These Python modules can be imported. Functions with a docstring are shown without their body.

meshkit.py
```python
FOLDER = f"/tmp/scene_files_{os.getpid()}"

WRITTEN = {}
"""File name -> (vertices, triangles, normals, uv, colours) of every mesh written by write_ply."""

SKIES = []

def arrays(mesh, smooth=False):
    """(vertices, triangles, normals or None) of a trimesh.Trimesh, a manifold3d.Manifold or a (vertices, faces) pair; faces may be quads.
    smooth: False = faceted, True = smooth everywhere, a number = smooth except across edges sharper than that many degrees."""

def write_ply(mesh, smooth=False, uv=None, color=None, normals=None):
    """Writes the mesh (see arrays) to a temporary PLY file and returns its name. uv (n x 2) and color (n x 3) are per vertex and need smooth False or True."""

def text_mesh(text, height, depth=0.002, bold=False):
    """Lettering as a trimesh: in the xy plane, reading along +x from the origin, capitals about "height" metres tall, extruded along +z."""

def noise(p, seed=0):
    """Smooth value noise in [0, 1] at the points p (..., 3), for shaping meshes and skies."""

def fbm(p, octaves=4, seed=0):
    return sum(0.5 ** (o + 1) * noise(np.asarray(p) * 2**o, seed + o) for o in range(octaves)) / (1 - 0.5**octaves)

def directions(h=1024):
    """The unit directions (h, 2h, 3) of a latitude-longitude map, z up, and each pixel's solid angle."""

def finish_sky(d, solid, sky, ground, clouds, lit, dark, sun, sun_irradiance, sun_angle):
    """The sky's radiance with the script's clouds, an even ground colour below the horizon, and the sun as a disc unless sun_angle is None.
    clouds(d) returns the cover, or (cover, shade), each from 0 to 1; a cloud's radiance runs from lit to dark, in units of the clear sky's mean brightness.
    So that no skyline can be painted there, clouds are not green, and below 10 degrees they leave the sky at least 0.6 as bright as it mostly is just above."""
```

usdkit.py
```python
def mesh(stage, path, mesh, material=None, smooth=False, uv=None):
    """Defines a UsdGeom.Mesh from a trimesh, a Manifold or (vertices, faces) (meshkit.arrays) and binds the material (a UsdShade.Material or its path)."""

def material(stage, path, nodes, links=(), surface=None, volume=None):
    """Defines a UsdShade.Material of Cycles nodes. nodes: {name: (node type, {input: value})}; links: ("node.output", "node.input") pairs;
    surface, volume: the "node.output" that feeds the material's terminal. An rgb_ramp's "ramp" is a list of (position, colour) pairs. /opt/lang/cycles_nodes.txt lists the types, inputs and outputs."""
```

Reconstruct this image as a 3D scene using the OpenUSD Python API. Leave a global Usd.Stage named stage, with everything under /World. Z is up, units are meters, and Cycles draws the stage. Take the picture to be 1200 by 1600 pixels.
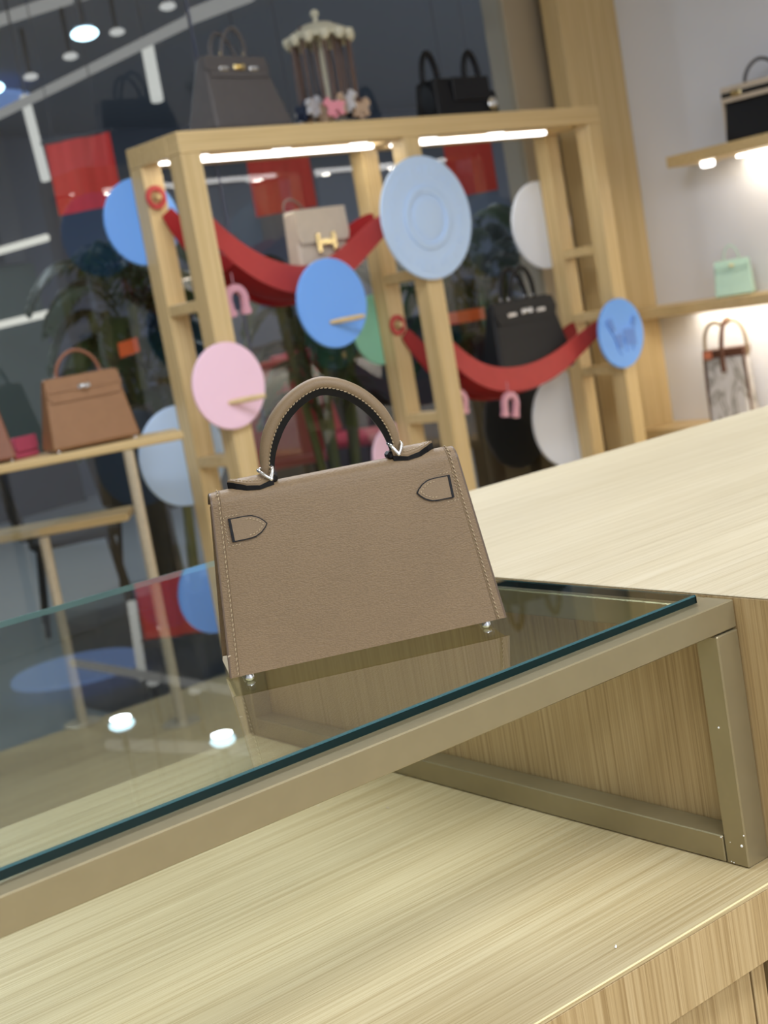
import math, random
import numpy as np, trimesh, manifold3d, shapely
from shapely.geometry import Polygon, Point, LineString
from shapely import affinity
from scipy.interpolate import PchipInterpolator, CubicSpline
import usdkit, meshkit
from pxr import Usd, UsdGeom, UsdLux, UsdShade, Gf, Sdf, Vt

stage = Usd.Stage.CreateInMemory()
UsdGeom.SetStageUpAxis(stage, UsdGeom.Tokens.z)
UsdGeom.SetStageMetersPerUnit(stage, 1.0)
UsdGeom.Xform.Define(stage, '/World')
UsdGeom.Scope.Define(stage, '/World/Looks')
rng = random.Random(7)
nrs = np.random.RandomState(7)

# ------------------------------------------------------------------ camera
G = 1.08                    # height of the glass top over the shop floor
EYE = np.array([0.0, 0.0, 1.315])
FPX, ROLL, PITCH, YAW = 2200.0, math.radians(-9.865), math.radians(8.39), math.radians(36.0)
_fw = np.array([math.sin(YAW)*math.cos(PITCH), math.cos(YAW)*math.cos(PITCH), -math.sin(PITCH)])
_r0 = np.array([math.cos(YAW), -math.sin(YAW), 0]); _u0 = np.cross(_r0, _fw)
_rt = math.cos(ROLL)*_r0 + math.sin(ROLL)*_u0
_up = -math.sin(ROLL)*_r0 + math.cos(ROLL)*_u0
cam = UsdGeom.Camera.Define(stage, '/World/camera')
_m = Gf.Matrix4d(*_rt, 0, *_up, 0, *(-_fw), 0, *EYE, 1)
cam.AddTransformOp().Set(_m)
cam.CreateHorizontalApertureAttr(24.0); cam.CreateVerticalApertureAttr(32.0)
cam.CreateFocalLengthAttr(24.0*FPX/1200)
cam.CreateClippingRangeAttr(Gf.Vec2f(0.01, 100))
cam.CreateFStopAttr(11.0); cam.CreateFocusDistanceAttr(0.88)
cam.CreateExposureAttr(0.13)

# ------------------------------------------------------------------ lights of the shop and of the mall
def rect_light(name, loc, w, h, power, color=(1, 1, 1), rx=0.0, rz=0.0):
    l = UsdLux.RectLight.Define(stage, '/World/' + name)
    l.AddTranslateOp().Set(Gf.Vec3d(*loc))
    if rz: l.AddRotateZOp().Set(rz)
    if rx: l.AddRotateXOp().Set(rx)
    l.CreateWidthAttr(w); l.CreateHeightAttr(h); l.CreateIntensityAttr(power)
    l.CreateColorAttr(Gf.Vec3f(*color)); l.CreateNormalizeAttr(False)
    return l
WHITE = (0.93, 0.975, 1.06)
rect_light('ceiling_panel_light',     (0.2, -2.1, 2.93), 3.6, 0.8, 9.0, WHITE)
rect_light('ceiling_panel_light_001', (0.6, -0.7, 2.93), 3.2, 0.6, 7.0, WHITE)
rect_light('ceiling_panel_light_002', (1.3, 0.9, 2.93), 2.4, 0.4, 3.0, WHITE)
rect_light('ceiling_panel_light_003', (1.1, 2.2, 2.93), 2.4, 0.5, 14.5, WHITE)
dome = UsdLux.DomeLight.Define(stage, '/World/ambient_sky')
dome.CreateIntensityAttr(0.15); dome.CreateColorAttr(Gf.Vec3f(0.85, 0.92, 1.0))

# ------------------------------------------------------------------ rays from the calibrated photo onto real planes
def ray(x, y): return (x-600)/FPX*_rt - (y-800)/FPX*_up + _fw
def on_z(x, y, z): d = ray(x, y); return EYE + d*((z-EYE[2])/d[2])
def on_y(x, y, Y): d = ray(x, y); return EYE + d*(Y/d[1])
def on_x(x, y, X): d = ray(x, y); return EYE + d*(X/d[0])
def at(x, y, depth): return EYE + ray(x, y)*depth
UP0, UTH = np.array([2.268, 3.848, 0.0]), math.radians(4.4)       # shelf unit: front left corner and heading
E1 = np.array([math.cos(UTH), math.sin(UTH), 0]); E2 = np.array([-math.sin(UTH), math.cos(UTH), 0])
def uw(a, b, z): return UP0 + a*E1 + b*E2 + np.array([0, 0, z])
def on_u(x, y, b):
    d = ray(x, y); c = EYE - UP0; t = (b - c@E2)/(d@E2); P = c + d*t
    return P@E1, P[2]

# ------------------------------------------------------------------ mesh helpers
class MB:
    def __init__(s): s.p = []
    def add(s, *ms):
        for m in ms:
            if isinstance(m, MB): s.p += m.p
            elif isinstance(m, (list, tuple)): s.add(*m)
            else: s.p.append(m)
        return s
    def mesh(s): return trimesh.util.concatenate(s.p) if len(s.p) > 1 else s.p[0]
def box(x0, x1, y0, y1, z0, z1, c=0.001):
    x0, x1 = min(x0, x1), max(x0, x1); y0, y1 = min(y0, y1), max(y0, y1); z0, z1 = min(z0, z1), max(z0, z1)
    c = min(c, (x1-x0)*.45, (y1-y0)*.45, (z1-z0)*.45); pts = []
    for sx, xa in ((1, x0), (-1, x1)):
        for sy, ya in ((1, y0), (-1, y1)):
            for sz, za in ((1, z0), (-1, z1)):
                pts += [(xa, ya+sy*c, za+sz*c), (xa+sx*c, ya, za+sz*c), (xa+sx*c, ya+sy*c, za)]
    return trimesh.convex.convex_hull(np.array(pts))
def hull(pts): return trimesh.convex.convex_hull(np.asarray(pts, float))
_ico = trimesh.creation.icosphere(subdivisions=2).vertices
def ball_hull(centres, r):
    rs = r if np.ndim(r) else [r]*len(centres)
    return hull(np.vstack([np.asarray(c) + _ico*q for c, q in zip(centres, rs)]))
def sweep(path, profile, up=None, closed=False, scale=None):
    """profile: k x 2 closed loop in (side, up) axes; up: preferred up vector or n x 3."""
    P = np.asarray(path, float); n = len(P)
    T = np.gradient(P, axis=0) if not closed else (np.roll(P, -1, 0) - np.roll(P, 1, 0))
    T /= np.linalg.norm(T, axis=1, keepdims=True)
    ref = np.broadcast_to(np.asarray(up if up is not None else (0, 0, 1), float), (n, 3))
    S = np.cross(T, ref); S /= np.maximum(np.linalg.norm(S, axis=1, keepdims=True), 1e-9)
    N = np.cross(S, T)
    pr = np.asarray(profile, float); k = len(pr)
    sc = np.ones((n, 2)) if scale is None else np.asarray(scale, float).reshape(n, -1)*np.ones((1, 2))
    V = P[:, None, :] + S[:, None, :]*(pr[None, :, 0]*sc[:, :1])[..., None] + N[:, None, :]*(pr[None, :, 1]*sc[:, 1:])[..., None]
    V = V.reshape(-1, 3); F = []
    for i in range(n if closed else n-1):
        j = (i+1) % n
        for a in range(k):
            b = (a+1) % k
            F += [(i*k+a, j*k+a, j*k+b), (i*k+a, j*k+b, i*k+b)]
    if not closed:
        c0, c1 = len(V), len(V)+1
        V = np.vstack([V, P[0] + (S[0]*pr[:, 0].mean()*sc[0, 0] + N[0]*pr[:, 1].mean()*sc[0, 1]), P[-1] + (S[-1]*pr[:, 0].mean()*sc[-1, 0] + N[-1]*pr[:, 1].mean()*sc[-1, 1])])
        for a in range(k):
            b = (a+1) % k
            F += [(c0, a, b), (c1, (n-1)*k+b, (n-1)*k+a)]
    m = trimesh.Trimesh(V, np.array(F), process=False)
    m.fix_normals()
    return m
def circle(r, k=10, ry=None):
    t = np.arange(k)*2*math.pi/k
    return np.c_[r*np.cos(t), (ry or r)*np.sin(t)]
def tube(path, r, k=10, closed=False, scale=None, up=None):
    P = np.asarray(path, float)
    if up is None:
        d = P.max(0)-P.min(0); a = int(np.argmin(d)); up = np.eye(3)[a]
    return sweep(P, circle(r, k), up, closed, scale)
def rod(a, b, r, k=12): return trimesh.creation.cylinder(r, segment=np.array([a, b], float), sections=k)
def prism(poly, depth):                          # polygon in (x, z), extruded along +y from y=0
    ps = getattr(poly, 'geoms', [poly]); out = []
    for g in ps:
        m = trimesh.creation.extrude_polygon(g, depth, engine='earcut')
        v = m.vertices.copy(); m.vertices = np.c_[v[:, 0], depth - v[:, 2], v[:, 1]]
        m.fix_normals(); out.append(m)
    return trimesh.util.concatenate(out)
def lathe(prof, k=48, axis='z'):                 # prof: (radius, height) outline, closed on the axis
    m = trimesh.creation.revolve(np.asarray(prof, float), sections=k)
    if axis == 'y':
        v = m.vertices.copy(); m.vertices = np.c_[v[:, 0], -v[:, 2], v[:, 1]]
        m.fix_normals()
    return m
def moved(m, t=(0, 0, 0), rz=0.0, rx=0.0, ry=0.0):
    m = m.copy()
    for ang, ax in ((rx, (1, 0, 0)), (ry, (0, 1, 0)), (rz, (0, 0, 1))):
        if ang: m.apply_transform(trimesh.transformations.rotation_matrix(ang, ax))
    m.apply_translation(t); return m
def bez(*p, n=24):
    t = np.linspace(0, 1, n)[:, None]; p = [np.asarray(q, float) for q in p]; k = len(p)-1
    return sum(math.comb(k, i)*(1-t)**(k-i)*t**i*q for i, q in enumerate(p))
def stitches(path, normal, pitch=0.0030, ln=0.0022, r=0.00042, slant=0.35, lift=0.0):
    P = np.asarray(path, float); seg = np.r_[0, np.cumsum(np.linalg.norm(np.diff(P, axis=0), axis=1))]
    out = []; N = np.asarray(normal, float)
    base = trimesh.creation.icosphere(subdivisions=0)
    base = trimesh.creation.icosphere(subdivisions=1)
    for s in np.arange(pitch*.6, seg[-1]-pitch*.4, pitch):
        c = np.array([np.interp(s, seg, P[:, i]) for i in range(3)])
        d = np.array([np.interp(s+1e-4, seg, P[:, i]) - np.interp(s-1e-4, seg, P[:, i]) for i in range(3)]); d /= np.linalg.norm(d)
        nn = N if N.ndim == 1 else np.array([np.interp(s, seg, N[:, i]) for i in range(3)]); nn = nn/np.linalg.norm(nn)
        b = np.cross(nn, d); d2 = d*math.cos(slant) + b*math.sin(slant); b2 = np.cross(nn, d2)
        v = base.vertices
        out.append(trimesh.Trimesh(c + nn*lift + v[:, :1]*d2*ln/2 + v[:, 1:2]*b2*r + v[:, 2:]*nn*r, base.faces, process=False))
    return trimesh.util.concatenate(out)

# ------------------------------------------------------------------ scene helpers
_used = set()
def numbered(path):
    if path not in _used: _used.add(path); return path
    i = 1
    while f'{path}_{i:03d}' in _used: i += 1
    p = f'{path}_{i:03d}'; _used.add(p); return p
def keys(o, label=None, cat=None, group=None, kind=None):
    for k, v in (('label', label), ('category', cat), ('group', group), ('kind', kind)):
        if v: o.SetCustomDataByKey(k, v)
    return o
def obj(name, mesh, mat, parent=None, smooth=30, label=None, kind=None):
    if isinstance(mesh, MB): mesh = mesh.mesh()
    if isinstance(mesh, list): mesh = trimesh.util.concatenate(mesh)
    root = str(parent.GetPath()) if parent is not None else '/World'
    p = usdkit.mesh(stage, numbered(f'{root}/{name}'), mesh, mat, smooth=smooth).GetPrim()
    return keys(p, label, kind=kind)
def group_part(name, parent): return UsdGeom.Xform.Define(stage, numbered(f'{parent.GetPath()}/{name}')).GetPrim()
def thing(name, label, cat, loc=(0, 0, 0), rotz=0.0, group=None, kind=None):
    x = UsdGeom.Xform.Define(stage, numbered('/World/' + name))
    x.AddTranslateOp().Set(Gf.Vec3d(*[float(q) for q in loc])); x.AddRotateZOp().Set(math.degrees(rotz))
    return keys(x.GetPrim(), label, cat, group, kind)
def single(name, mesh, mat, label, cat, group=None, kind=None, smooth=30):
    return keys(obj(name, mesh, mat, smooth=smooth), label, cat, group, kind)
def struct(name, mesh, mat, label, cat, smooth=30): return single(name, mesh, mat, label, cat, kind='structure', smooth=smooth)
def dup(root, loc, rotz=0.0, label=None, group=None):
    was = root.GetCustomData()
    r = thing(root.GetName().rstrip('0123456789').rstrip('_'), label or was['label'], was['category'], loc, rotz, group or was.get('group'))
    r.GetReferences().AddInternalReference(root.GetPath()); r.SetInstanceable(True)
    return r

# ------------------------------------------------------------------ materials
def srgb(r, g, b):
    f = lambda c: c/12.92 if c <= 0.04045 else ((c+0.055)/1.055)**2.4
    return tuple(f(q/255.0) for q in (r, g, b))
L = '/World/Looks/'
def plain(name, col, rough=0.5, metal=0.0, spec=0.5, **kw):
    return usdkit.material(stage, L+name, {'p': ('principled_bsdf', dict(base_color=col, roughness=rough, metallic=metal, specular_ior_level=spec, **kw))}, surface='p.BSDF')
def glow(name, col, strength):
    return usdkit.material(stage, L+name, {'e': ('emission', dict(color=col, strength=strength))}, surface='e.emission')
def wood(name, light, mid, dark, axis='x', rough=0.42, fine=1.0, bump=0.25):
    """oak veneer; axis is the direction of the grain"""
    def sc(along, across):
        return tuple(along if a == axis else across for a in 'xyz')
    nodes = {'tc': ('texture_coordinate', {}),
             'm1': ('mapping', dict(scale=sc(4.0*fine, 480*fine))), 'm2': ('mapping', dict(scale=sc(1.6*fine, 90*fine))), 'm3': ('mapping', dict(scale=sc(9*fine, 700*fine))),
             'm4': ('mapping', dict(scale=sc(0.7, 5.0))),
             'n1': ('noise_texture', dict(scale=1.0, detail=4.0, roughness=0.62, distortion=0.15)),
             'n2': ('noise_texture', dict(scale=1.0, detail=3.0, roughness=0.55, distortion=0.7)),
             'n3': ('noise_texture', dict(scale=1.0, detail=2.0, roughness=0.5)),
             'n4': ('noise_texture', dict(scale=1.0, detail=2.0, roughness=0.5)),
             'r1': ('rgb_ramp', dict(ramp=[(0.0, dark), (0.36, dark), (0.5, mid), (0.64, light), (1.0, light)])),
             'r2': ('rgb_ramp', dict(ramp=[(0.2, (.94, .93, .91)), (0.45, (.985, .983, .975)), (0.6, (1, 1, 1)), (0.9, (1.03, 1.03, 1.02))])),
             'r3': ('rgb_ramp', dict(ramp=[(0.0, (.84, .81, .75)), (0.33, (.88, .86, .82)), (0.41, (1, 1, 1)), (1.0, (1, 1, 1))])),
             'r4': ('rgb_ramp', dict(ramp=[(0.3, (.93, .92, .90)), (0.7, (1.05, 1.05, 1.04))])),
             'x1': ('mix_color', dict(blend_type='multiply', fac=1.0, use_clamp=False)), 'x2': ('mix_color', dict(blend_type='multiply', fac=1.0)), 'x3': ('mix_color', dict(blend_type='multiply', fac=1.0)),
             'bp': ('bump', dict(strength=bump, distance=0.0004)),
             'p': ('principled_bsdf', dict(roughness=rough, specular_ior_level=0.4))}
    links = [('tc.object', f'm{i}.vector') for i in (1, 2, 3, 4)] + [(f'm{i}.vector', f'n{i}.vector') for i in (1, 2, 3, 4)] + \
            [(f'n{i}.fac', f'r{i}.fac') for i in (1, 2, 3, 4)] + \
            [('r1.color', 'x1.a'), ('r2.color', 'x1.b'), ('x1.result', 'x2.a'), ('r3.color', 'x2.b'), ('x2.result', 'x3.a'), ('r4.color', 'x3.b'),
             ('x3.result', 'p.base_color'), ('n1.fac', 'bp.height'), ('bp.normal', 'p.normal')]
    return usdkit.material(stage, L+name, nodes, links, surface='p.BSDF')
def leather(name, col, grain=520.0, rough=0.48, depth=0.00035, strength=0.55, mottle=0.10, spec=0.35):
    c2 = tuple(q*(1-mottle) for q in col); c1 = tuple(q*(1+mottle) for q in col)
    nodes = {'tc': ('texture_coordinate', {}), 'm': ('mapping', dict(scale=(grain, grain, grain*1.9), rotation=(0.0, 0.62, 0.0))),
             'v': ('voronoi_texture', dict(scale=1.0, feature='smooth_f1', smoothness=0.5)), 'n': ('noise_texture', dict(scale=grain*1.6, detail=2.0)),
             'nb': ('noise_texture', dict(scale=26.0, detail=3.0)), 'mx': ('mix_float', dict(fac=0.35)),
             'rc': ('rgb_ramp', dict(ramp=[(0.25, c1), (0.75, c2)])), 'rb': ('rgb_ramp', dict(ramp=[(0.3, (.96, .96, .96)), (0.7, (1.03, 1.03, 1.03))])),
             'x': ('mix_color', dict(blend_type='multiply', fac=1.0)),
             'b': ('bump', dict(strength=strength, distance=depth, invert=True)), 'p': ('principled_bsdf', dict(roughness=rough, specular_ior_level=spec))}
    links = [('tc.object', 'm.vector'), ('m.vector', 'v.vector'), ('tc.object', 'n.vector'), ('tc.object', 'nb.vector'), ('v.distance', 'mx.a'), ('n.fac', 'mx.b'),
             ('mx.result', 'b.height'), ('b.normal', 'p.normal'), ('v.distance', 'rc.fac'), ('nb.fac', 'rb.fac'), ('rc.color', 'x.a'), ('rb.color', 'x.b'), ('x.result', 'p.base_color')]
    return usdkit.material(stage, L+name, nodes, links, surface='p.BSDF')
def pane(name, tint, ior=1.5, gain=1.0, rough=0.0):
    """flat glass: clear with a fresnel reflection on the face turned to the light"""
    return usdkit.material(stage, L+name, {
        'g': ('geometry', {}), 'f': ('fresnel', dict(IOR=ior)), 's': ('math', dict(math_type='subtract', value1=1.0)),
        'm': ('math', dict(math_type='multiply')), 'k': ('math', dict(math_type='multiply', value2=gain, use_clamp=True)),
        't': ('transparent_bsdf', dict(color=tint)), 'r': ('glossy_bsdf', dict(color=(1, 1, 1), roughness=rough)), 'mx': ('mix_closure', {})},
        [('g.backfacing', 's.value2'), ('f.fac', 'm.value1'), ('s.value', 'm.value2'), ('m.value', 'k.value1'), ('k.value', 'mx.fac'), ('t.BSDF', 'mx.closure1'), ('r.BSDF', 'mx.closure2')], surface='mx.closure')
def brushed(name, col, rough=0.4, metal=0.55, noise=0.06):
    return usdkit.material(stage, L+name, {
        'tc': ('texture_coordinate', {}), 'n': ('noise_texture', dict(scale=60.0, detail=3.0)), 'r': ('rgb_ramp', dict(ramp=[(0.3, tuple(q*(1-noise) for q in col)), (0.7, tuple(q*(1+noise) for q in col))])),
        'p': ('principled_bsdf', dict(roughness=rough, metallic=metal, specular_ior_level=0.5))},
        [('tc.object', 'n.vector'), ('n.fac', 'r.fac'), ('r.color', 'p.base_color')], surface='p.BSDF')

OAKL, OAKM, OAKD = srgb(204, 188, 150), srgb(194, 176, 136), srgb(178, 158, 116)
M = {}
M['oak_x'] = wood('oak_lengthwise', OAKL, OAKM, OAKD, 'x')
M['oak_z'] = wood('oak_upright', srgb(195, 172, 130), srgb(183, 158, 114), srgb(160, 134, 92), 'z', fine=0.8)
M['oak_top'] = wood('oak_pale', srgb(199, 189, 164), srgb(193, 182, 154), srgb(181, 168, 138), 'x')
M['floor_oak'] = wood('oak_floor', srgb(200, 184, 146), srgb(188, 170, 130), srgb(168, 150, 112), 'x', fine=0.25, rough=0.35)
M['beech_z'] = wood('pale_timber_upright', srgb(221, 197, 150), srgb(213, 188, 139), srgb(203, 177, 127), 'z', fine=0.2, bump=0.05)
M['beech_x'] = wood('pale_timber_lengthwise', srgb(221, 197, 150), srgb(213, 188, 139), srgb(203, 177, 127), 'x', fine=0.2, bump=0.05)
M['bronze'] = brushed('champagne_metal', srgb(156, 145, 114), 0.26, 0.5, 0.03)
M['bag'] = leather('taupe_leather', srgb(124, 103, 76), 600.0, mottle=0.06, strength=0.8)
M['bag_smooth'] = leather('taupe_leather_fine', srgb(127, 107, 81), 900.0, strength=0.25, mottle=.04)
M['bag_raw'] = plain('raw_leather_edge', srgb(214, 200, 176), 0.7)
M['edge_paint'] = plain('black_edge_paint', srgb(9, 9, 11), 0.35, spec=0.25)
M['thread'] = plain('beige_thread', srgb(166, 147, 116), 0.6)
M['silver'] = plain('polished_silver', (0.86, 0.87, 0.88), 0.12, 1.0)
M['film'] = pane('clear_film', (0.97, 0.98, 0.98), 1.45, 1.6)
M['pane'] = pane('glass_sheet', (0.90, 0.945, 0.925), 1.52, 1.4)
M['shop_pane'] = pane('shop_window_glass', (0.93, 0.95, 0.96), 1.5, 1.8)
M['glass_edge'] = plain('green_glass_edge', srgb(4, 34, 36), 0.12, 0.0, 0.35)
M['glass_bevel'] = plain('green_glass_bevel', srgb(44, 88, 96), 0.10, 0.0, 0.8)
M['glass_edge_far'] = plain('pale_glass_edge', srgb(120, 160, 158), 0.12, 0.0, 0.8)
M['white_wall'] = plain('white_wall_paint', srgb(228, 231, 240), 0.6)
M['ceiling'] = plain('white_ceiling_paint', srgb(232, 231, 228), 0.7)
M['taupe_wall'] = plain('greige_wall_paint', srgb(172, 160, 138), 0.6)
M['black'] = plain('black_void', srgb(14, 13, 13), 0.6)
M['chip'] = plain('white_paint_speck', srgb(245, 244, 240), 0.5)

# ================================================================== THE SETTING
PLAT = 0.15                                                       # window platform
struct('floor', box(-3.5, 4.8, -3.0, 5.2, -0.06, 0.0), M['floor_oak'], 'oak floor of the shop under the counter', 'floor')
struct('floor_platform', box(-1.0, 4.8, 2.5, 4.22, 0.001, PLAT, 0.004), M['floor_oak'], 'low oak window platform under the display shelf', 'platform')
struct('ceiling', box(-3.5, 4.8, -3.0, 4.3, 2.96, 3.05), M['ceiling'], 'white ceiling of the shop', 'ceiling')
struct('wall_left', box(-3.6, -3.5, -3.0, 4.3, 0.0, 3.0), M['white_wall'], 'white shop wall on the left', 'wall')
struct('wall_rear', box(-3.6, 4.8, -3.1, -3.0, 0.0, 3.0), M['white_wall'], 'white shop wall behind the photographer', 'wall')
struct('wall_right', box(4.80, 4.92, -3.0, 4.55, 0.0, 3.0), M['white_wall'], 'white wall with shelves on the right', 'wall')
xw = on_u(778, 0, 0.46)[0]
wb = thing('wall_back', 'greige wall strip between the window and the timber pillar', 'wall', UP0, UTH, kind='structure')
obj('wall_panel', box(xw, 2.56, 0.44, 0.56, 0.0, 3.0), M['taupe_wall'], wb)
pl = thing('trim_1', 'pale timber pillar beside the shop window', 'pillar', (0, 0, 0), 0, kind='structure')
pxl = on_y(889, 130, 4.30)[0]
obj('pillar_board', box(pxl, 4.80, 4.30, 4.40, 0.0, 2.96, 0.002), M['beech_z'], pl)
w1 = thing('window_1', 'two tall frameless glass panes of the shop window behind the shelf', 'window', UP0, UTH, kind='structure')
seam = on_u(300, 60, 0.46)[0]
for a, b in ((-2.6, seam-0.003), (seam+0.003, xw-0.002)):
    obj('pane', box(a, b, 0.45, 0.462, 0.02, 2.95, 0.0008), M['shop_pane'], w1)
obj('pane_joint', box(seam-0.003, seam+0.003, 0.449, 0.463, 0.02, 2.95, 0.0005), plain('clear_joint_seal', srgb(90, 98, 125), 0.3), w1)

# ================================================================== COUNTER, RISER AND GLASS
Z0 = G - 0.200                                                    # lower worktop
UT = G - 0.006                                                    # upper worktop
lc = thing('lower_counter', 'long low oak counter in front with fine straight grain', 'counter')
obj('worktop', box(-1.2, 0.7465, 0.6130, 1.31, Z0-0.004, Z0, 0.0006), M['oak_x'], lc)
obj('apron', box(-1.2, 0.7465, 0.6135, 0.633, Z0-0.053, Z0-0.0042, 0.0006), M['oak_z'], lc)
obj('edge_band', box(-1.2, 0.7465, 0.6127, 0.6138, Z0-0.0012, Z0+0.0001, 0.0003), plain('pale_edge_band', srgb(240, 226, 176), 0.35), lc)
obj('carcass', box(-1.2, 0.7465, 0.655, 1.31, 0.0, Z0-0.005), M['black'], lc)
d1 = on_y(1172, 1523, 0.634)[0]; d2 = on_y(1193, 1503, 0.634)[0]
obj('door', box(0.05, d1, 0.634, 0.652, 0.05, Z0-0.054, 0.0006), M['oak_z'], lc)
obj('door', box(d1+0.0022, d2, 0.634, 0.652, 0.05, Z0-0.054, 0.0006), M['oak_z'], lc)
obj('door', box(d2+0.012, 0.7465, 0.634, 0.652, 0.05, Z0-0.054, 0.0006), M['oak_z'], lc)
uc = thing('upper_counter', 'tall oak counter block behind and right of the glass case', 'counter')
obj('worktop', [box(0.7475, 2.4, 0.600, 1.300, UT-0.0012, UT, 0.0004), box(0.7665, 2.4, 0.6002, 1.2995, UT-0.016, UT-0.0011, 0.0004)], M['oak_top'], uc)
obj('front_panel', box(0.7665, 2.4, 0.601, 0.612, Z0-0.002, UT-0.0165, 0.0005), M['oak_z'], uc)
obj('end_panel', box(0.7475, 0.7660, 0.6003, 1.300, Z0-0.002, UT-0.0013, 0.0004), M['oak_z'], uc)
obj('carcass', box(0.7665, 2.4, 0.6145, 1.300, 0.0, UT-0.0165), M['oak_z'], uc)

rf = thing('riser_frame', 'champagne metal tube frame carrying the glass top', 'frame', (0, 0, 0))
RT, RB = G-0.0083, G-0.0283
YF, YB, XR, XL = 0.638, 1.315, 0.7468, -1.1
t = 0.0225
obj('top_rail', box(XL, XR, YF, YF+0.025, RB, RT, 0.0009), M['bronze'], rf)
obj('top_rail', box(XR-t, XR, YF+0.0255, YB-0.0255, RB, RT, 0.0009), M['bronze'], rf)
for ya in (YF-0.0005, YB-0.0205):
    obj('post', box(XR-t, XR, ya, ya+0.020, Z0+0.0003, RB-0.0012, 0.0010), M['bronze'], rf)
obj('bottom_rail', box(XR-t, XR, YF+0.0205, YB-0.0215, Z0+0.0006, Z0+0.0206, 0.0008), M['bronze'], rf)
for ya in (YF-0.0005, YB-0.0205): obj('post', box(XL, XL+t, ya, ya+0.020, Z0+0.0003, RB-0.0012, 0.0010), M['bronze'], rf)
specks = MB()
for x, y, s in ((1159, 1322, .0011), (1162, 1306, .0006), (1143, 1346, .0005), (1147, 1348, .0005), (1123, 1137, .0008), (1141, 1316, .0004), (1127, 1308, .0006)):
    p = on_x(x, y, XR-t)
    if x == 1127: p = p + np.array([-.0003, 0, 0])
    specks.add(moved(trimesh.creation.icosphere(subdivisions=1, radius=s), p))
obj('paint_speck', specks, M['chip'], rf, label='small white paint specks on the post', kind='stuff')

gt = thing('glass_top', 'clear glass sheet with a dark green polished edge on the metal frame', 'glass top')
gx0, gx1, gy0, gy1, gz0, gz1 = -1.08, 0.7293, 0.6555, 1.2975, G-0.008, G-0.0017
obj('sheet', box(gx0+.0004, gx1-.0004, gy0+.0004, gy1-.0004, gz0, gz1, 0.0002), M['pane'], gt)
cb = 0.0011
front = hull([(x, y, z) for x in (gx0, gx1) for y, z in ((gy0, gz0+.0005), (gy0, gz1-cb), (gy0+.0012, gz1-cb), (gy0+.0012, gz0+.0005))])
side = hull([(x, y, z) for y in (gy0, gy1) for x, z in ((gx1, gz0+.0005), (gx1, gz1-cb), (gx1-.0012, gz1-cb), (gx1-.0012, gz0+.0005))])
back = hull([(x, y, z) for x in (gx0, gx1) for y, z in ((gy1, gz0+.0005), (gy1, gz1-cb), (gy1-.0012, gz1-cb), (gy1-.0012, gz0+.0005))])
obj('polished_edge', front, M['glass_edge'], gt); obj('polished_edge', side, M['glass_edge'], gt)
obj('polished_edge', back, M['glass_edge_far'], gt)
bv = lambda pts: hull(pts)
obj('bevel', hull([(x, y, z) for x in (gx0, gx1) for y, z in ((gy0, gz1-cb), (gy0+cb, gz1+.0001), (gy0+cb, gz1-cb))]), M['glass_bevel'], gt)
obj('bevel', hull([(x, y, z) for y in (gy0, gy1) for x, z in ((gx1, gz1-cb), (gx1-cb, gz1+.0001), (gx1-cb, gz1-cb))]), M['glass_bevel'], gt)
obj('bevel', hull([(x, y, z) for x in (gx0, gx1) for y, z in ((gy1, gz1-cb), (gy1-cb, gz1+.0001), (gy1-cb, gz1-cb))]), M['glass_edge_far'], gt)

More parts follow.
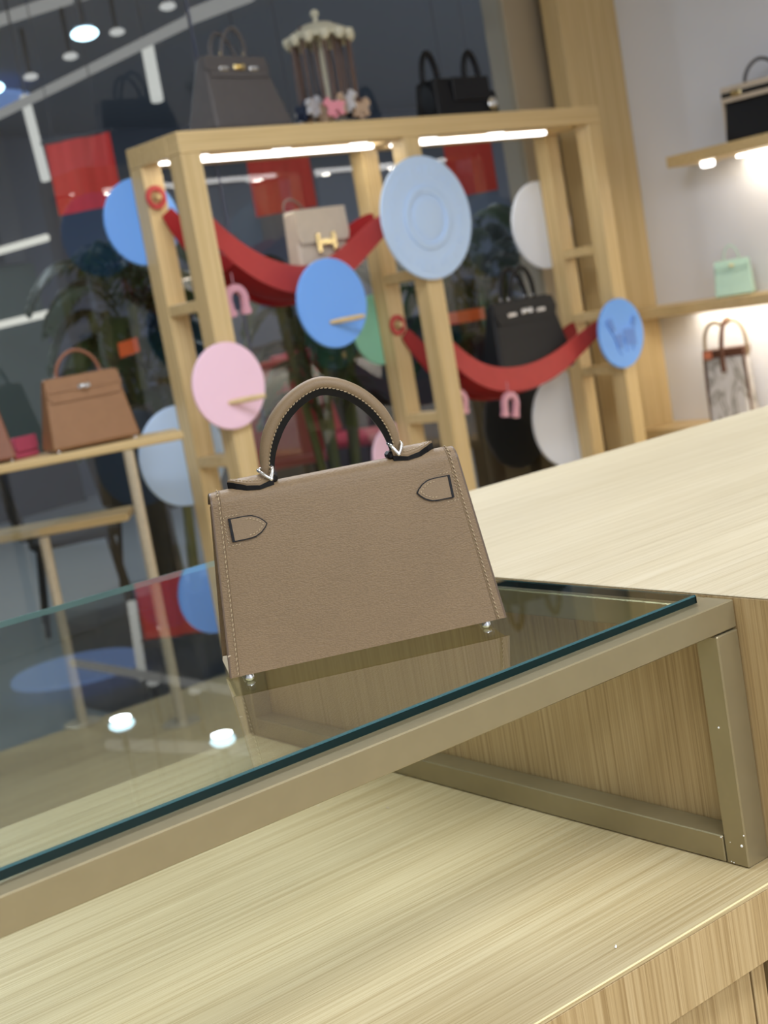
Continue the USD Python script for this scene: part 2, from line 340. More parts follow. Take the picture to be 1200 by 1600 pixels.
# tiny wood crumbs left on the low counter
for k, (x, y, s) in enumerate(((497, 1259, .0012), (522, 1257, .0009), (607, 1263, .0016), (512, 1268, .0010), (963, 1480, .0016))):
    p = on_z(x, y, Z0)
    pts = nrs.uniform(-1, 1, (10, 3))*[s*1.4, s*.6, s*.5] + [0, 0, s*.5]
    pts[:, 2] -= pts[:, 2].min()
    lab = ['pale wood crumb on the low counter, leftmost beside the front rail', 'pale wood crumb by the front rail, right of the leftmost crumbs', 'pale curled wood crumb alone near the lower metal rail',
           'pale wood crumb by the front rail, lowest of the little cluster', 'pale crumb near the front edge of the low counter'][k]
    single('crumb', moved(hull(pts), p + np.array([0, 0, .0001]), rz=k*0.9), M['chip'] if k == 4 else M['bag_raw'], lab, 'crumb')

# ================================================================== THE TAUPE HANDBAG
def hero_bag():
    W0, W1, HH, LEAN, D = 0.1951, 0.1725, 0.1230, 0.0205, 0.0592
    b = thing('handbag', 'taupe grained leather handbag with top handle standing on the glass, back turned to us', 'handbag', (0.5340, 0.7768, G+0.0050), -0.4357)
    wid = lambda z: (W0 + (W1-W0)*min(max(z, 0), HH)/HH)/2
    r = 0.0105
    # outline of the shell in (y, z): up the back, over the top, down the front
    tdir = np.array([LEAN, HH-r]); tdir = tdir/np.linalg.norm(tdir)
    prof = [(LEAN*z/(HH-r)*0.93, z) for z in np.linspace(0, HH-r*1.0, 22)]
    ytop0 = prof[-1][0]; ytop1 = D - LEAN*0.93
    yc = (ytop0+ytop1)/2; ry = (ytop1-ytop0)/2
    prof += [(yc - ry*math.cos(a), HH-r + r*math.sin(a)) for a in np.linspace(0, math.pi, 22)[1:-1]]
    prof += [(D - y, z) for y, z in prof[:22][::-1]]
    prof = np.array(prof)
    tan = np.gradient(prof, axis=0); tan /= np.linalg.norm(tan, axis=1, keepdims=True)
    nor = np.c_[-tan[:, 1], tan[:, 0]]                            # outward
    th = 0.0023
    nx = 26
    def shell(i0, i1, inset=0.0):
        V, F = [], []
        idx = list(range(i0, i1+1)); n = len(idx)
        def bulge(u, z): return 0.0016*(1-u*u)*math.sin(math.pi*min(max(z/HH, 0), 1))**0.8
        for side in (0, 1):
            for i in idx:
                y, z = prof[i]; w = wid(z) - inset
                for q in np.linspace(-1, 1, nx):
                    e = max(0.0, 1-(1-abs(q))*w/0.0014)             # soft roll at the cut edge
                    off = (bulge(q, z) if i < 22 or i >= len(prof)-22 else 0.0) - 0.0006*e*e if side == 0 else -th + 0.0006*e*e
                    V.append((q*w, y+nor[i, 0]*off, z+nor[i, 1]*off))
        f = lambda s, i, j: s*n*nx + i*nx + j
        for i in range(n-1):
            for j in range(nx-1):
                F += [(f(0, i, j), f(0, i, j+1), f(0, i+1, j+1)), (f(0, i, j), f(0, i+1, j+1), f(0, i+1, j))]
                F += [(f(1, i, j), f(1, i+1, j+1), f(1, i, j+1)), (f(1, i, j), f(1, i+1, j), f(1, i+1, j+1))]
        for i in range(n-1):
            F += [(f(0, i, 0), f(0, i+1, 0), f(1, i+1, 0)), (f(0, i, 0), f(1, i+1, 0), f(1, i, 0))]
            F += [(f(0, i, nx-1), f(1, i, nx-1), f(1, i+1, nx-1)), (f(0, i, nx-1), f(1, i+1, nx-1), f(0, i+1, nx-1))]
        for j in range(nx-1):
            F += [(f(0, 0, j), f(1, 0, j+1), f(0, 0, j+1)), (f(0, 0, j), f(1, 0, j), f(1, 0, j+1))]
            F += [(f(0, n-1, j), f(0, n-1, j+1), f(1, n-1, j+1)), (f(0, n-1, j), f(1, n-1, j+1), f(1, n-1, j))]
        m = trimesh.Trimesh(np.array(V), np.array(F), process=False); m.fix_normals(); return m
    N = len(prof)
    bp = obj('back_panel', shell(0, N-23), M['bag'], b, smooth=50, label='back panel folding over the top into the flap')
    obj('front_panel', shell(N-22, N-1), M['bag'], b, smooth=50)
    # dark cut edge line along both sides of the back panel
    for sx in (-1, 1):
        path = [(sx*(wid(z)+.00005), y - nor[i, 0]*th*.5, z - nor[i, 1]*th*.5) for i, (y, z) in enumerate(prof[:N-22])]
        obj('cut_edge', sweep(path, circle(th*.30, 8, th*.48), (sx, 0, 0)), plain('dark_cut_edge', srgb(92, 74, 56), 0.4) if sx < 0 else L+'dark_cut_edge', b)
    # side gussets
    zz = np.linspace(0.002, HH-0.0026, 22)
    for sx in (-1, 1):
        V, F = [], []
        for z in zz:
            y0 = LEAN*z/(HH-r)*0.93 + 0.0016; y1 = D-y0
            w = wid(z) - 0.0030
            for q in np.linspace(0, 1, 9):
                fold = 0.010*(z/HH)**1.1*(1-abs(2*q-1))*1.0
                V.append((sx*(w - fold), y0+(y1-y0)*q, z))
        for i in range(len(zz)-1):
            for j in range(8):
                a, bq, c, d = i*9+j, i*9+j+1, (i+1)*9+j+1, (i+1)*9+j
                F += [(a, bq, c), (a, c, d)]
        V = np.array(V); Vi = V - np.array([sx*0.0015, 0, 0]); n0 = len(V)
        F = np.array(F); FF = np.vstack([F, F[:, ::-1]+n0])
        gm = trimesh.Trimesh(np.vstack([V, Vi]), FF, process=False)
        if sx < 0: gm.faces = gm.faces[:, ::-1]
        obj('side_gusset', gm, M['bag_smooth'], b, smooth=60)
        path = [(sx*(wid(z)-0.0030+.0001), LEAN*z/(HH-r)*0.93+0.0056, z) for z in zz]
        obj('seam_stitching', stitches(path, (sx, 0, 0), 0.0036, 0.0026), M['thread'], b, kind='stuff')
    # base with pale raw corners seen at the left
    obj('base', hull([(sx*(W0/2-0.0012), y, z) for sx in (-1, 1) for y in (0.0012, D-0.0012) for z in (0.0004, 0.0026)] ), M['bag_smooth'], b)
    cf = hull([(-W0/2-.0002, .0026, .0004), (-W0/2-.0002, D-.003, .0004), (-W0/2+.004, .0026, .0004), (-W0/2+.004, D-.003, .0004), (-W0/2+.0006, .0030, .0150), (-W0/2+.0006, D*.5, .0032), (-W0/2+.0006, D-.003, .0034), (-W0/2+.004, .003, .015), (-W0/2+.004, D-.003, .003)])
    obj('corner_facing', cf, M['bag_raw'], b, label='pale raw leather corner at the foot of the side')
    # stitching of the panel seams
    yp = lambda z: LEAN*z/(HH-r)*0.93
    sl = np.array([0, -(HH-r), LEAN*.93]); sl = sl/np.linalg.norm(sl)
    for sx in (-1, 1):
        path = [(sx*(wid(z)-0.0048), y+nor[i, 0]*.0002, z+nor[i, 1]*.0002) for i, (y, z) in enumerate(prof[:N-30])]
        nn = np.array([(0, nor[i, 0], nor[i, 1]) for i in range(N-30)])
        obj('seam_stitching', stitches(path, nn, 0.0033, 0.0025, 0.00048, slant=0.35*sx, lift=0.0002), M['thread'], b, kind='stuff')
        groove = sweep([(sx*(wid(z)-0.0062), y+nor[i, 0]*.00005, z+nor[i, 1]*.00005) for i, (y, z) in enumerate(prof[:N-32])], circle(.00042, 6), (1, 0, 0))
        obj('seam_crease', groove, M['bag_smooth'], b)
    # strap ends through their slots
    def on_back(a, z, lift=0.0, xw_=0.0):
        u = a/max(wid(z), 1e-6); bl = 0.0016*(1-u*u)*math.sin(math.pi*min(max(z/HH, 0), 1))**0.8 + lift
        nv = np.array([0, -(HH-r), LEAN*.93]); nv /= np.linalg.norm(nv)
        return np.array([a, yp(z), z]) + nv*bl
    for sx in (-1, 1):
        x0, x1 = (0.0770, 0.0535); zc, hh_ = 0.0962, 0.00745
        tilt = 0.0
        # tongue outline (local u along strap from slot to tip, v across)
        Ln = x0-x1
        up = [(0, hh_), (Ln*.42, hh_), (Ln*.62, hh_*.93), (Ln*.80, hh_*.66), (Ln*.93, hh_*.30), (Ln, 0)]
        o = np.array(up + [(u, -v) for u, v in up[::-1][1:]])
        poly = Polygon(o).buffer(.0008).buffer(-.0008)
        def plate(pg, lift, thick):
            m = trimesh.creation.extrude_polygon(pg, thick, engine='earcut'); m = m.subdivide()
            v = m.vertices; m.vertices = np.array([on_back(sx*(x0-u), zc+w_, lift+h_) for u, w_, h_ in v]); m.fix_normals(); return m
        sg = group_part('strap_end', b)
        obj('tongue', plate(poly.buffer(-.0002), 0.0, 0.0017), M['bag_smooth'], sg, smooth=35)
        ring = poly.buffer(.00055).difference(poly.buffer(-.0002))
        obj('edge_line', plate(ring, 0.0, 0.0013), M['edge_paint'], sg)
        slot = shapely.box(-.0016, -hh_-.0004, .0002, hh_+.0006)
        obj('slot', plate(slot, 0.0002, 0.0017), M['edge_paint'], sg)
        q = np.array(poly.buffer(-.0019).exterior.coords)
        q = q[q[:, 0] > 0.0022]
        k0 = int(np.argmin(np.where(q[:, 1] > 0, q[:, 0], 9))) if (q[:, 1] > 0).any() else 0
        q = q[np.argsort(np.arctan2(q[:, 1], q[:, 0]-Ln*.35))]
        path = np.array([on_back(sx*(x0-u), zc+w_, .0019) for u, w_ in q])
        obj('stitching', stitches(path, sl, 0.0024, 0.0018, .00036), M['thread'], sg, kind='stuff')
        c = np.array([(.006, hh_+.0022), (-.0042, hh_+.0022), (-.0046, 0), (-.0042, -hh_-.0026), (.004, -hh_-.0026)])
        path = np.array([on_back(sx*(x0-u), zc+w_, .0003) for u, w_ in c])
        obj('slot_stitching', stitches(path, sl, 0.0024, 0.0018, .00032), M['thread'], sg, kind='stuff')
    # handle: padded arch, its seam and the black sealed inner edge
    cx, hw, hz0, hz1 = 0.0008, 0.0458, HH+0.0052, 0.1815
    tt = np.linspace(0, math.pi, 61)
    def arch(dr):
        e = 1.18
        return np.array([(cx - (hw+dr)*np.sign(math.cos(a))*abs(math.cos(a))**e, yc + 0.0*a, hz0 + (hz1-hz0+dr)*math.sin(a)) for a in tt])
    A0 = arch(0.0)
    A0[:, 2] = np.maximum(A0[:, 2], hz0)
    T = np.gradient(A0, axis=0); T /= np.linalg.norm(T, axis=1, keepdims=True)
    OUT = np.cross(T, np.array([0, 1.0, 0])); OUT *= np.sign((OUT*(A0-np.array([cx, yc, HH+.02]))).sum(1))[:, None]
    s = np.linspace(0, 1, 61); thick = 0.62 + 0.38*np.clip(np.minimum(s, 1-s)/0.16, 0, 1)**0.7
    # profile in (side = across the bag, up = outward)
    oval = np.array([(0.0054*math.cos(a), 0.0050*math.sin(a) + 0.0006) for a in np.linspace(0, 2*math.pi, 20, endpoint=False)])
    Y = np.array([0, 1.0, 0])
    def arch_sweep(profile, thickness):
        V, F = [], []; k = len(profile)
        for i in range(len(A0)):
            for sd, ou in profile:
                V.append(A0[i] + Y*sd*thickness[i] + OUT[i]*ou*thickness[i])
        n = len(A0)
        for i in range(n-1):
            for a in range(k):
                c = (a+1) % k
                F += [(i*k+a, (i+1)*k+a, (i+1)*k+c), (i*k+a, (i+1)*k+c, i*k+c)]
        V = np.array(V); c0 = V[:k].mean(0); c1 = V[-k:].mean(0); nv = len(V); V = np.vstack([V, c0, c1])
        for a in range(k):
            c = (a+1) % k
            F += [(nv, a, c), (nv+1, (n-1)*k+c, (n-1)*k+a)]
        m = trimesh.Trimesh(V, np.array(F), process=False); m.fix_normals(); return m
    hg = group_part('handle', b)
    obj('padded_grip', arch_sweep(oval, thick), M['bag_smooth'], hg, smooth=60)
    blk = np.array([(-.0046, -.0020), (.0006, -.0030), (.0002, -.0070), (-.0036, -.0072)])
    obj('sealed_edge', arch_sweep(blk, thick), M['edge_paint'], hg, smooth=40, label='black sealed inner edge of the handle')
    lip = np.array([(.0008, -.0030), (.0048, -.0018), (.0044, -.0062), (.0010, -.0068)])
    obj('inner_fold', arch_sweep(lip, thick), M['bag_smooth'], hg, smooth=40)
    stp = np.array([A0[i] + Y*-.0050*thick[i] + OUT[i]*-.0022*thick[i] for i in range(len(A0))])
    obj('stitching', stitches(stp, np.array([-Y*.8 - OUT[i]*.55 for i in range(len(A0))]), 0.0028, 0.0022, .00042, slant=.15), M['thread'], hg, kind='stuff')
    # tabs on the top, one loop of silver at each end of the handle
    for sx in (-1, 1):
        tg = group_part('handle_tab', b)
        x0 = 0.0425; x1 = 0.0735; w_ = 0.0088
        up = [(x0, w_*.78), (x0+.010, w_), (x0+.019, w_*.86), (x0+.026, w_*.50), (x1, 0)]
        pg = Polygon(np.array(up + [(u, -v) for u, v in up[::-1][1:]])).buffer(.001).buffer(-.001)
        def top_z(y): return HH - r + r*math.sqrt(max(0, 1-((y-yc)/ry)**2))
        def tabmesh(pg_, z0, z1):
            m = trimesh.creation.extrude_polygon(pg_, 1.0, engine='earcut'); m = m.subdivide().subdivide()
            v = m.vertices
            m.vertices = np.array([(sx*u, yc+w, top_z(yc+w)*0.5 + HH*0.5 + z0 + h*(z1-z0) + (.0032*max(0, 1-(w/w_)**2) if h > .5 else 0)) for u, w, h in v]); m.fix_normals(); return m
        obj('tab_leather', tabmesh(pg.buffer(-.0003), .0010, .0026), M['bag_smooth'], tg, smooth=40)
        obj('tab_edge', tabmesh(pg, -.0012, .0012), M['edge_paint'], tg, smooth=40, label='black sealed edge of the tab')
        q = np.array(pg.buffer(-.0018).exterior.coords)
        obj('stitching', stitches(np.array([(sx*u, yc+w, top_z(yc+w)*.5+HH*.5+.0028+.0032*max(0, 1-(w/w_)**2)) for u, w in q]), (0, 0, 1), .0024, .0018, .00036), M['thread'], tg, kind='stuff')
        # loop of leather at the tab's inner end and the V shaped silver ring
        xr = 0.0452
        lp = np.array([(sx*(xr-.0035), yc+.0032*math.sin(a)*0, 0) for a in (0,)])
        obj('tab_loop', box(sx*(xr-.0062), sx*(xr-.0012), yc-.0062, yc+.0062, HH-.0012, HH+.0042, .0016), M['edge_paint'], tg)
        vz = HH+.0026
        pts = [(sx*xr - .0008, yc-.0085, vz+.0082), (sx*xr, yc-.0072, vz+.0040), (sx*(xr-.001), yc-.0035, vz-.0004), (sx*(xr-.001), yc+.0035, vz-.0004), (sx*xr, yc+.0072, vz+.0040), (sx*xr-.0008, yc+.0085, vz+.0082), (sx*xr, yc+.0040, vz+.0118), (sx*xr, yc-.0040, vz+.0118)]
        # ring: two arms that meet in a V towards us, closed through the handle end
        vtip = np.array([sx*xr + 0.0010, yc-.0098, vz-.0006])
        armA = np.array([sx*xr + 0.0056*sx, yc-.0060, vz+.0048]); armB = np.array([sx*xr - 0.0036*sx, yc-.0074, vz+.0062])
        rg = MB()
        for arm in (armA, armB):
            p = bez(arm + np.array([0, .006, .0012]), arm + np.array([0, -.001, .0012]), vtip*.35+arm*.65, vtip, n=12)
            rg.add(tube(p, .00125, 10, up=(0, 0.3, 1)))
        rg.add(moved(trimesh.creation.icosphere(subdivisions=2, radius=.00145), vtip))
        rg.add(tube(bez(armA+np.array([0, .006, .0012]), armA+np.array([0, .012, .001]), armB+np.array([0, .012, .001]), armB+np.array([0, .006, .0012]), n=14), .00125, 10, up=(0, 0, 1)))
        obj('silver_ring', rg, M['silver'], tg, smooth=60)
    # feet: studs under clear film
    for fx in (-0.0845, 0.0855):
        for fy in (0.0095, D-0.0095):
            ft = group_part('foot', b)
            obj('stud', moved(lathe([(0, 0.0003), (.0016, .0003), (.0029, .0012), (.0033, .0026), (.0024, .0044), (.0022, .0068), (0, .0068)], 20), (fx, fy, -.0066)), M['silver'], ft, smooth=50)
            obj('film_cap', moved(lathe([(0, 0.0), (.0040, .0), (.0047, .0012), (.0047, .0062), (0.0043, .0066), (0, .0066)], 20), (fx, fy, -.0066)), M['film'], ft, smooth=50)
    return b
hero_bag()

# ================================================================== THE DISPLAY SHELF IN THE WINDOW
UL, UD, UTOP = 2.03, 0.30, 1.93
ds = thing('display_shelf', 'pale timber ladder shelf standing in the shop window', 'display shelf', UP0 + np.array([0, 0, PLAT]), UTH)
dz = -PLAT                                                        # parts are written in heights over the floor
pw = 0.076
LAD = (0.0, 0.945, UL-pw)
def dbox(x0, x1, y0, y1, z0, z1, c=0.002): return box(x0, x1, y0, y1, z0+dz, z1+dz, c)
for a in LAD:
    obj('post', dbox(a, a+pw, 0, 0.07, PLAT, UTOP-0.0675), M['beech_z'], ds)
    obj('post', dbox(a, a+pw, UD-0.07, UD, PLAT, UTOP-0.0675), M['beech_z'], ds)
obj('beam', dbox(0, UL, 0, 0.07, UTOP-0.067, UTOP), M['beech_x'], ds)
obj('beam', dbox(0, UL, UD-0.07, UD, UTOP-0.067, UTOP), M['beech_x'], ds)
for a in LAD: obj('cross_beam', dbox(a, a+pw, 0.0705, UD-0.0705, UTOP-0.067, UTOP), M['beech_x'], ds)
for a, b in ((LAD[0]+pw, LAD[1]), (LAD[1]+pw, LAD[2])):
    obj('top_board', dbox(a+.0005, b-.0005, 0.0705, UD-0.0705, UTOP-0.022, UTOP-0.0005), M['beech_x'], ds)
for a, zs in ((LAD[0], (1.40, 0.90)), (LAD[1], (1.39, 0.87)), (LAD[2], (1.375, 1.11, 0.885))):
    for z in zs:
        obj('rung', dbox(a+.002, a+pw-.002, 0.0702, UD-0.0702, z-0.018, z+0.018), M['beech_x'], ds)
M['led'] = glow('led_white', (1.0, 0.98, 0.94), 5.0)
M['led_housing'] = plain('white_light_housing', srgb(236, 236, 232), 0.4)
for a, b in ((0.03, LAD[1]-0.01), (LAD[1]+pw+.01, UL-0.16)):
    lb = obj('light_bar', dbox(a, b, 0.150, 0.172, 1.856, 1.871), M['led'], ds, label='white glowing light bar under the top')
for xl in (0.16, 0.50, 0.848, 1.192, 1.554):
    obj('spot_light', moved(lathe([(0, -.026), (.026, -.026), (.032, -.016), (.032, .012), (0, .012)], 24), (xl, 0.130, 1.8790+dz)), M['led'], ds, label='small round glowing spot light')
    l = UsdLux.DiskLight.Define(stage, numbered(str(ds.GetPath())+'/spot_lamp'))
    l.AddTranslateOp().Set(Gf.Vec3d(xl, 0.161, 1.850+dz)); l.CreateRadiusAttr(0.02); l.CreateIntensityAttr(60.0); l.CreateColorAttr(Gf.Vec3f(1, .93, .80))

# ---- round discs on the posts
def disc(name, label, px, py, yl, r, col, peg=None, detail=None, group=None, rough=0.55, thick=0.012):
    a, z = on_u(px, py, yl)
    d = thing(name, label, 'disc', uw(a, yl, z), UTH, group)
    mat = plain('disc_'+name+str(len(_used)), col, rough)
    f = 1 if yl < 0.1 else -1
    prof = [(0, 0), (r-.002, 0), (r, .002), (r, thick-.002), (r-.002, thick), (0, thick)]
    obj('plate', lathe(prof, 72, 'y'), mat, d, smooth=40)           # axis along y, plate from y=-thick to 0
    # mounting pin to the nearest post
    tgt = min(LAD, key=lambda q: abs(q+pw/2-a)); off = min(max(tgt+pw/2-a, -r*.9), r*.9)
    if abs(tgt+pw/2-a) < r*.95:
        y1 = (0.0 if f > 0 else UD) - yl
        obj('mounting_pin', rod((off, -.001 if f > 0 else -thick+.001, 0), (off, y1 + (.0 if f > 0 else .0), 0), .008, 12), M['led_housing'], d)
    if peg: obj('wooden_peg', peg, M['beech_x'], d, smooth=50, label='short turned wooden peg on the disc')
    if detail: detail(d, mat, r, thick)
    return d
def peg_mesh(u, w, ln=0.125, rr=0.0085):         # a peg that sticks out of the disc towards the shop and to the right
    a = np.array([u, -.011, w]); b = a + np.array([ln*.80, -ln*.52, ln*.02])
    t_ = np.linspace(0, 1, 9)[:, None]
    return tube(a+(b-a)*t_, rr, 12, up=(0, 0, 1), scale=[.7, .9, 1, 1.05, 1.05, 1.05, 1.0, .95, .7])
def rings(d, mat, r, th):
    obj('raised_ring', lathe([(r*.40, 0), (r*.40, th*.4), (r*.46, th*.9), (r*.52, th*.4), (r*.52, 0)], 72, 'y').apply_translation((0, -th, 0)), mat, d, smooth=60)
    obj('centre_dome', lathe([(0, 0), (r*.33, 0), (r*.33, th*.2), (r*.28, th*.6), (0, th*.7)], 72, 'y').apply_translation((0, -th, 0)), mat, d, smooth=60)
    for k in range(26):                           # worn raised marks around the border
        a = k*2*math.pi/26; w = .011 + .006*((k*7) % 3)
        m = box(-w, w, -th-.0022, -th+.001, r*.70, r*.86, .001)
        m2 = box(-w*.45, w*.45, -th-.0030, -th+.001, r*.74, r*.82, .001)
        obj('border_mark', moved(m if k % 3 else m2, ry=a), mat, d)
def horse(d, mat, r, th):
    s = r/100.0
    body = Polygon([(-62, 30), (-50, 44), (-38, 40), (-28, 18), (-8, 10), (22, 12), (44, 20), (56, 40), (62, 38), (56, 14), (52, -8), (58, -30), (50, -52), (42, -52), (46, -30), (34, -14), (26, -30), (22, -54), (14, -54), (16, -28), (6, -12), (-12, -14), (-18, -34), (-6, -56), (-14, -60), (-28, -36), (-26, -12), (-40, 4), (-52, 22)])
    m = prism(affinity.scale(body.buffer(4).buffer(-2), s, s, origin=(0, 0)), .0035)
    obj('horse_relief', m.apply_translation((0, -th-.003, 0)), plain('horse_relief_blue', srgb(114, 170, 252), .5), d)
    dk = plain('horse_mark_blue', srgb(92, 140, 222), .5)
    for q in ([(-60, 40), (-44, 44), (-34, 16), (-42, 8)], [(-34, -6), (-6, -4), (-8, -40), (-22, -36)], [(8, 6), (52, 4), (54, -38), (40, -36), (14, -30)], [(50, 20), (58, 40), (64, 36), (56, 12)]):
        obj('horse_mark', prism(affinity.scale(Polygon(q).buffer(4), s, s, origin=(0, 0)), .0012).apply_translation((0, -th-.0045, 0)), dk, d)
BLUE, PALE, PINK, MINT, ICE = srgb(116, 174, 255), srgb(192, 219, 253), srgb(250, 212, 232), srgb(146, 212, 184), srgb(232, 240, 254)
disc('blue_disc', 'cornflower blue disc behind the left ladder, top left of the shelf', 221, 347, 0.315, 0.142, BLUE)
disc('pink_disc', 'pale pink round disc with a wooden peg on the left front post', 356, 603, -0.006, 0.137, PINK, peg_mesh(-.018, -.052))
disc('pale_disc', 'large light blue plain disc behind the foot of the left ladder', 284, 712, 0.315, 0.168, PALE)
disc('blue_disc', 'cornflower blue disc with a wooden peg hanging in front of the upper red sling', 517, 474, -0.006, 0.149, BLUE, peg_mesh(-.028, -.062))
disc('mint_disc', 'mint green disc behind the middle ladder', 592, 515, 0.315, 0.132, MINT)
disc('embossed_disc', 'large light blue disc embossed with rings at the top of the middle post', 665, 341, -0.008, 0.217, PALE, detail=rings)
disc('pale_disc', 'off-white blue disc behind the top of the right ladder', 845, 352, 0.315, 0.180, ICE)
disc('horse_disc', 'blue disc with a darker horse mark on the right front post', 968, 521, -0.008, 0.140, BLUE, detail=horse)
disc('pale_disc', 'big off-white disc behind the foot of the right ladder', 881, 655, 0.315, 0.200, ICE)
disc('pink_disc', 'pink disc low behind the middle ladder, partly hidden by the taupe handbag', 620, 712, 0.315, 0.125, PINK)

# ---- red leather slings
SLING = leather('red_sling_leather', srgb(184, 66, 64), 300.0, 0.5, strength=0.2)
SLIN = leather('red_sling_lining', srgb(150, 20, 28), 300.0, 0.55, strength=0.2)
def sling(label, kx, kz, xe):
    s0 = thing('red_sling', label, 'sling', uw(kx[0], 0.14, 0), UTH)
    cs = CubicSpline(kx, kz); xs = np.linspace(kx[0], kx[-1], 61); u = np.linspace(0, 1, 61)
    half = 0.020 + 0.027*np.sin(math.pi*np.clip(u, 0, 1))**0.55
    th = .0035
    def ribbon(yl, lean, hf, low=0.0):
        V, F = [], []
        for x, h in zip(xs, hf):
            z = float(cs(x)) + low*math.sin(math.pi*(x-xs[0])/(xs[-1]-xs[0])); g = float(cs(x, 1)); n = np.array([-g, 1.0])/math.hypot(g, 1)
            for sgn, ly in ((1, lean), (-1, 0.0)):
                for dy in (-th/2, th/2): V.append((x-kx[0]+n[0]*h*sgn, yl-0.14+dy+ly, z+n[1]*h*sgn))
        V = np.array(V); q = (0, 1, 3, 2)
        for i in range(len(xs)-1):
            for a in range(4):
                b_ = (a+1) % 4
                F += [(i*4+q[a], (i+1)*4+q[a], (i+1)*4+q[b_]), (i*4+q[a], (i+1)*4+q[b_], i*4+q[b_])]
        F += [(0, 1, 3), (0, 3, 2)]; k = (len(xs)-1)*4; F += [(k, k+3, k+1), (k, k+2, k+3)]
        m = trimesh.Trimesh(V, np.array(F), process=False); m.fix_normals(); return m
    obj('front_band', ribbon(0.075, 0.0, half), SLING, s0, smooth=40)
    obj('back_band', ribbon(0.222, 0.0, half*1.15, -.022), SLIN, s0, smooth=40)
    # seat sheet between the lower edges
    i0, i1 = 10, 50
    V, F = [], []
    for i in range(i0, i1+1):
        x, h = xs[i], half[i]*.93; g = float(cs(x, 1)); n = np.array([-g, 1.0])/math.hypot(g, 1); z = float(cs(x))
        for q in np.linspace(0, 1, 9):
            for d_ in (0, .003):
                V.append((x-kx[0]-n[0]*h, 0.079-0.14+q*(0.139), z-n[1]*h - .030*math.sin(math.pi*(.15+.6*q)) - d_ + .0136))
    n_ = i1-i0+1; f = lambda i, j, k: i*18+j*2+k
    for i in range(n_-1):
        for j in range(8):
            F += [(f(i, j, 0), f(i+1, j, 0), f(i+1, j+1, 0)), (f(i, j, 0), f(i+1, j+1, 0), f(i, j+1, 0)), (f(i, j, 1), f(i+1, j+1, 1), f(i+1, j, 1)), (f(i, j, 1), f(i, j+1, 1), f(i+1, j+1, 1))]
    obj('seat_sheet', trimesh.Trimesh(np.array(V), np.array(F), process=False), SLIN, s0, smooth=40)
    # ring ends hooked over pegs in the posts
    for xx, yl, e in ((kx[0], 0.222, 0),):
        sgn = -1 if e == 0 else 1
        g = float(cs(xs[e], 1)); c = np.array([sgn*.030, 0, sgn*.030*g]); p = np.array([xx-kx[0], yl-0.14, float(cs(xx))]) + c
        rg = moved(trimesh.creation.annulus(.021, .038, .006, sections=40), rx=math.pi/2); rg.apply_translation(p)
        if yl > .1: obj('end_ring', rg, SLING, s0, smooth=40)
        if yl > .1: obj('ring_peg', rod(p+[0, -.02, 0], p+[0, .03, 0], .010, 14), M['beech_x'], s0)
    return s0
sling('red leather sling hanging between the left and the middle ladder', np.array([0.060, 0.12, 0.217, 0.355, 0.47, 0.578, 0.745, 0.944]), np.array([1.715, 1.630, 1.535, 1.455, 1.430, 1.445, 1.525, 1.610]), 0)
sling('red leather sling hanging between the middle and the right ladder', np.array([1.000, 1.07, 1.169, 1.263, 1.363, 1.47, 1.59, 1.74, 1.953]), np.array([1.185, 1.105, 1.015, 0.966, 0.942, 0.936, 0.950, 0.995, 1.075]), 0)

# ---- pink horseshoe ornaments under the slings
OM = plain('pink_ornament_lacquer', srgb(214, 158, 174), 0.45)
def omega(label, px, py, hgt, tilt=0.0, rzx=0.0):
    a, z = on_u(px, py, 0.06)
    o = thing('pink_horseshoe', label, 'ornament', uw(a, 0.06, z), UTH+rzx, 'x' if False else None)
    r = hgt*.40; pth = [(-r*1.0, -hgt*.42), (-r*.74, -hgt*.40)] + [(-r*.86*math.cos(q), r*.95*math.sin(q)+hgt*.02) for q in np.linspace(-.35, math.pi+.35, 21)] + [(r*.74, -hgt*.40), (r*1.0, -hgt*.42)]
    ln = LineString(pth).buffer(hgt*.115, cap_style='flat')
    ft = shapely.union_all([ln, shapely.box(-r*1.15, -hgt*.5, -r*.35, -hgt*.32), shapely.box(r*.35, -hgt*.5, r*1.15, -hgt*.32)]).buffer(.002).buffer(-.002)
    obj('horseshoe', moved(prism(ft, .018), (0, -.009, 0), ry=tilt), OM, o)
    obj('hanging_cord', rod((0, 0, hgt*.38), (0, 0, hgt*.38+.05), .0015, 8), OM, o)
    return o
omega('pink horseshoe shaped ornament under the left end of the upper red sling', 369, 469, 0.098, -0.05)
omega('pink horseshoe shaped ornament hanging free under the lower red sling', 797, 632, 0.094, 0.22)
omega('pink horseshoe shaped ornament half hidden by the middle post under the lower sling', 717, 628, 0.088, 0.1)

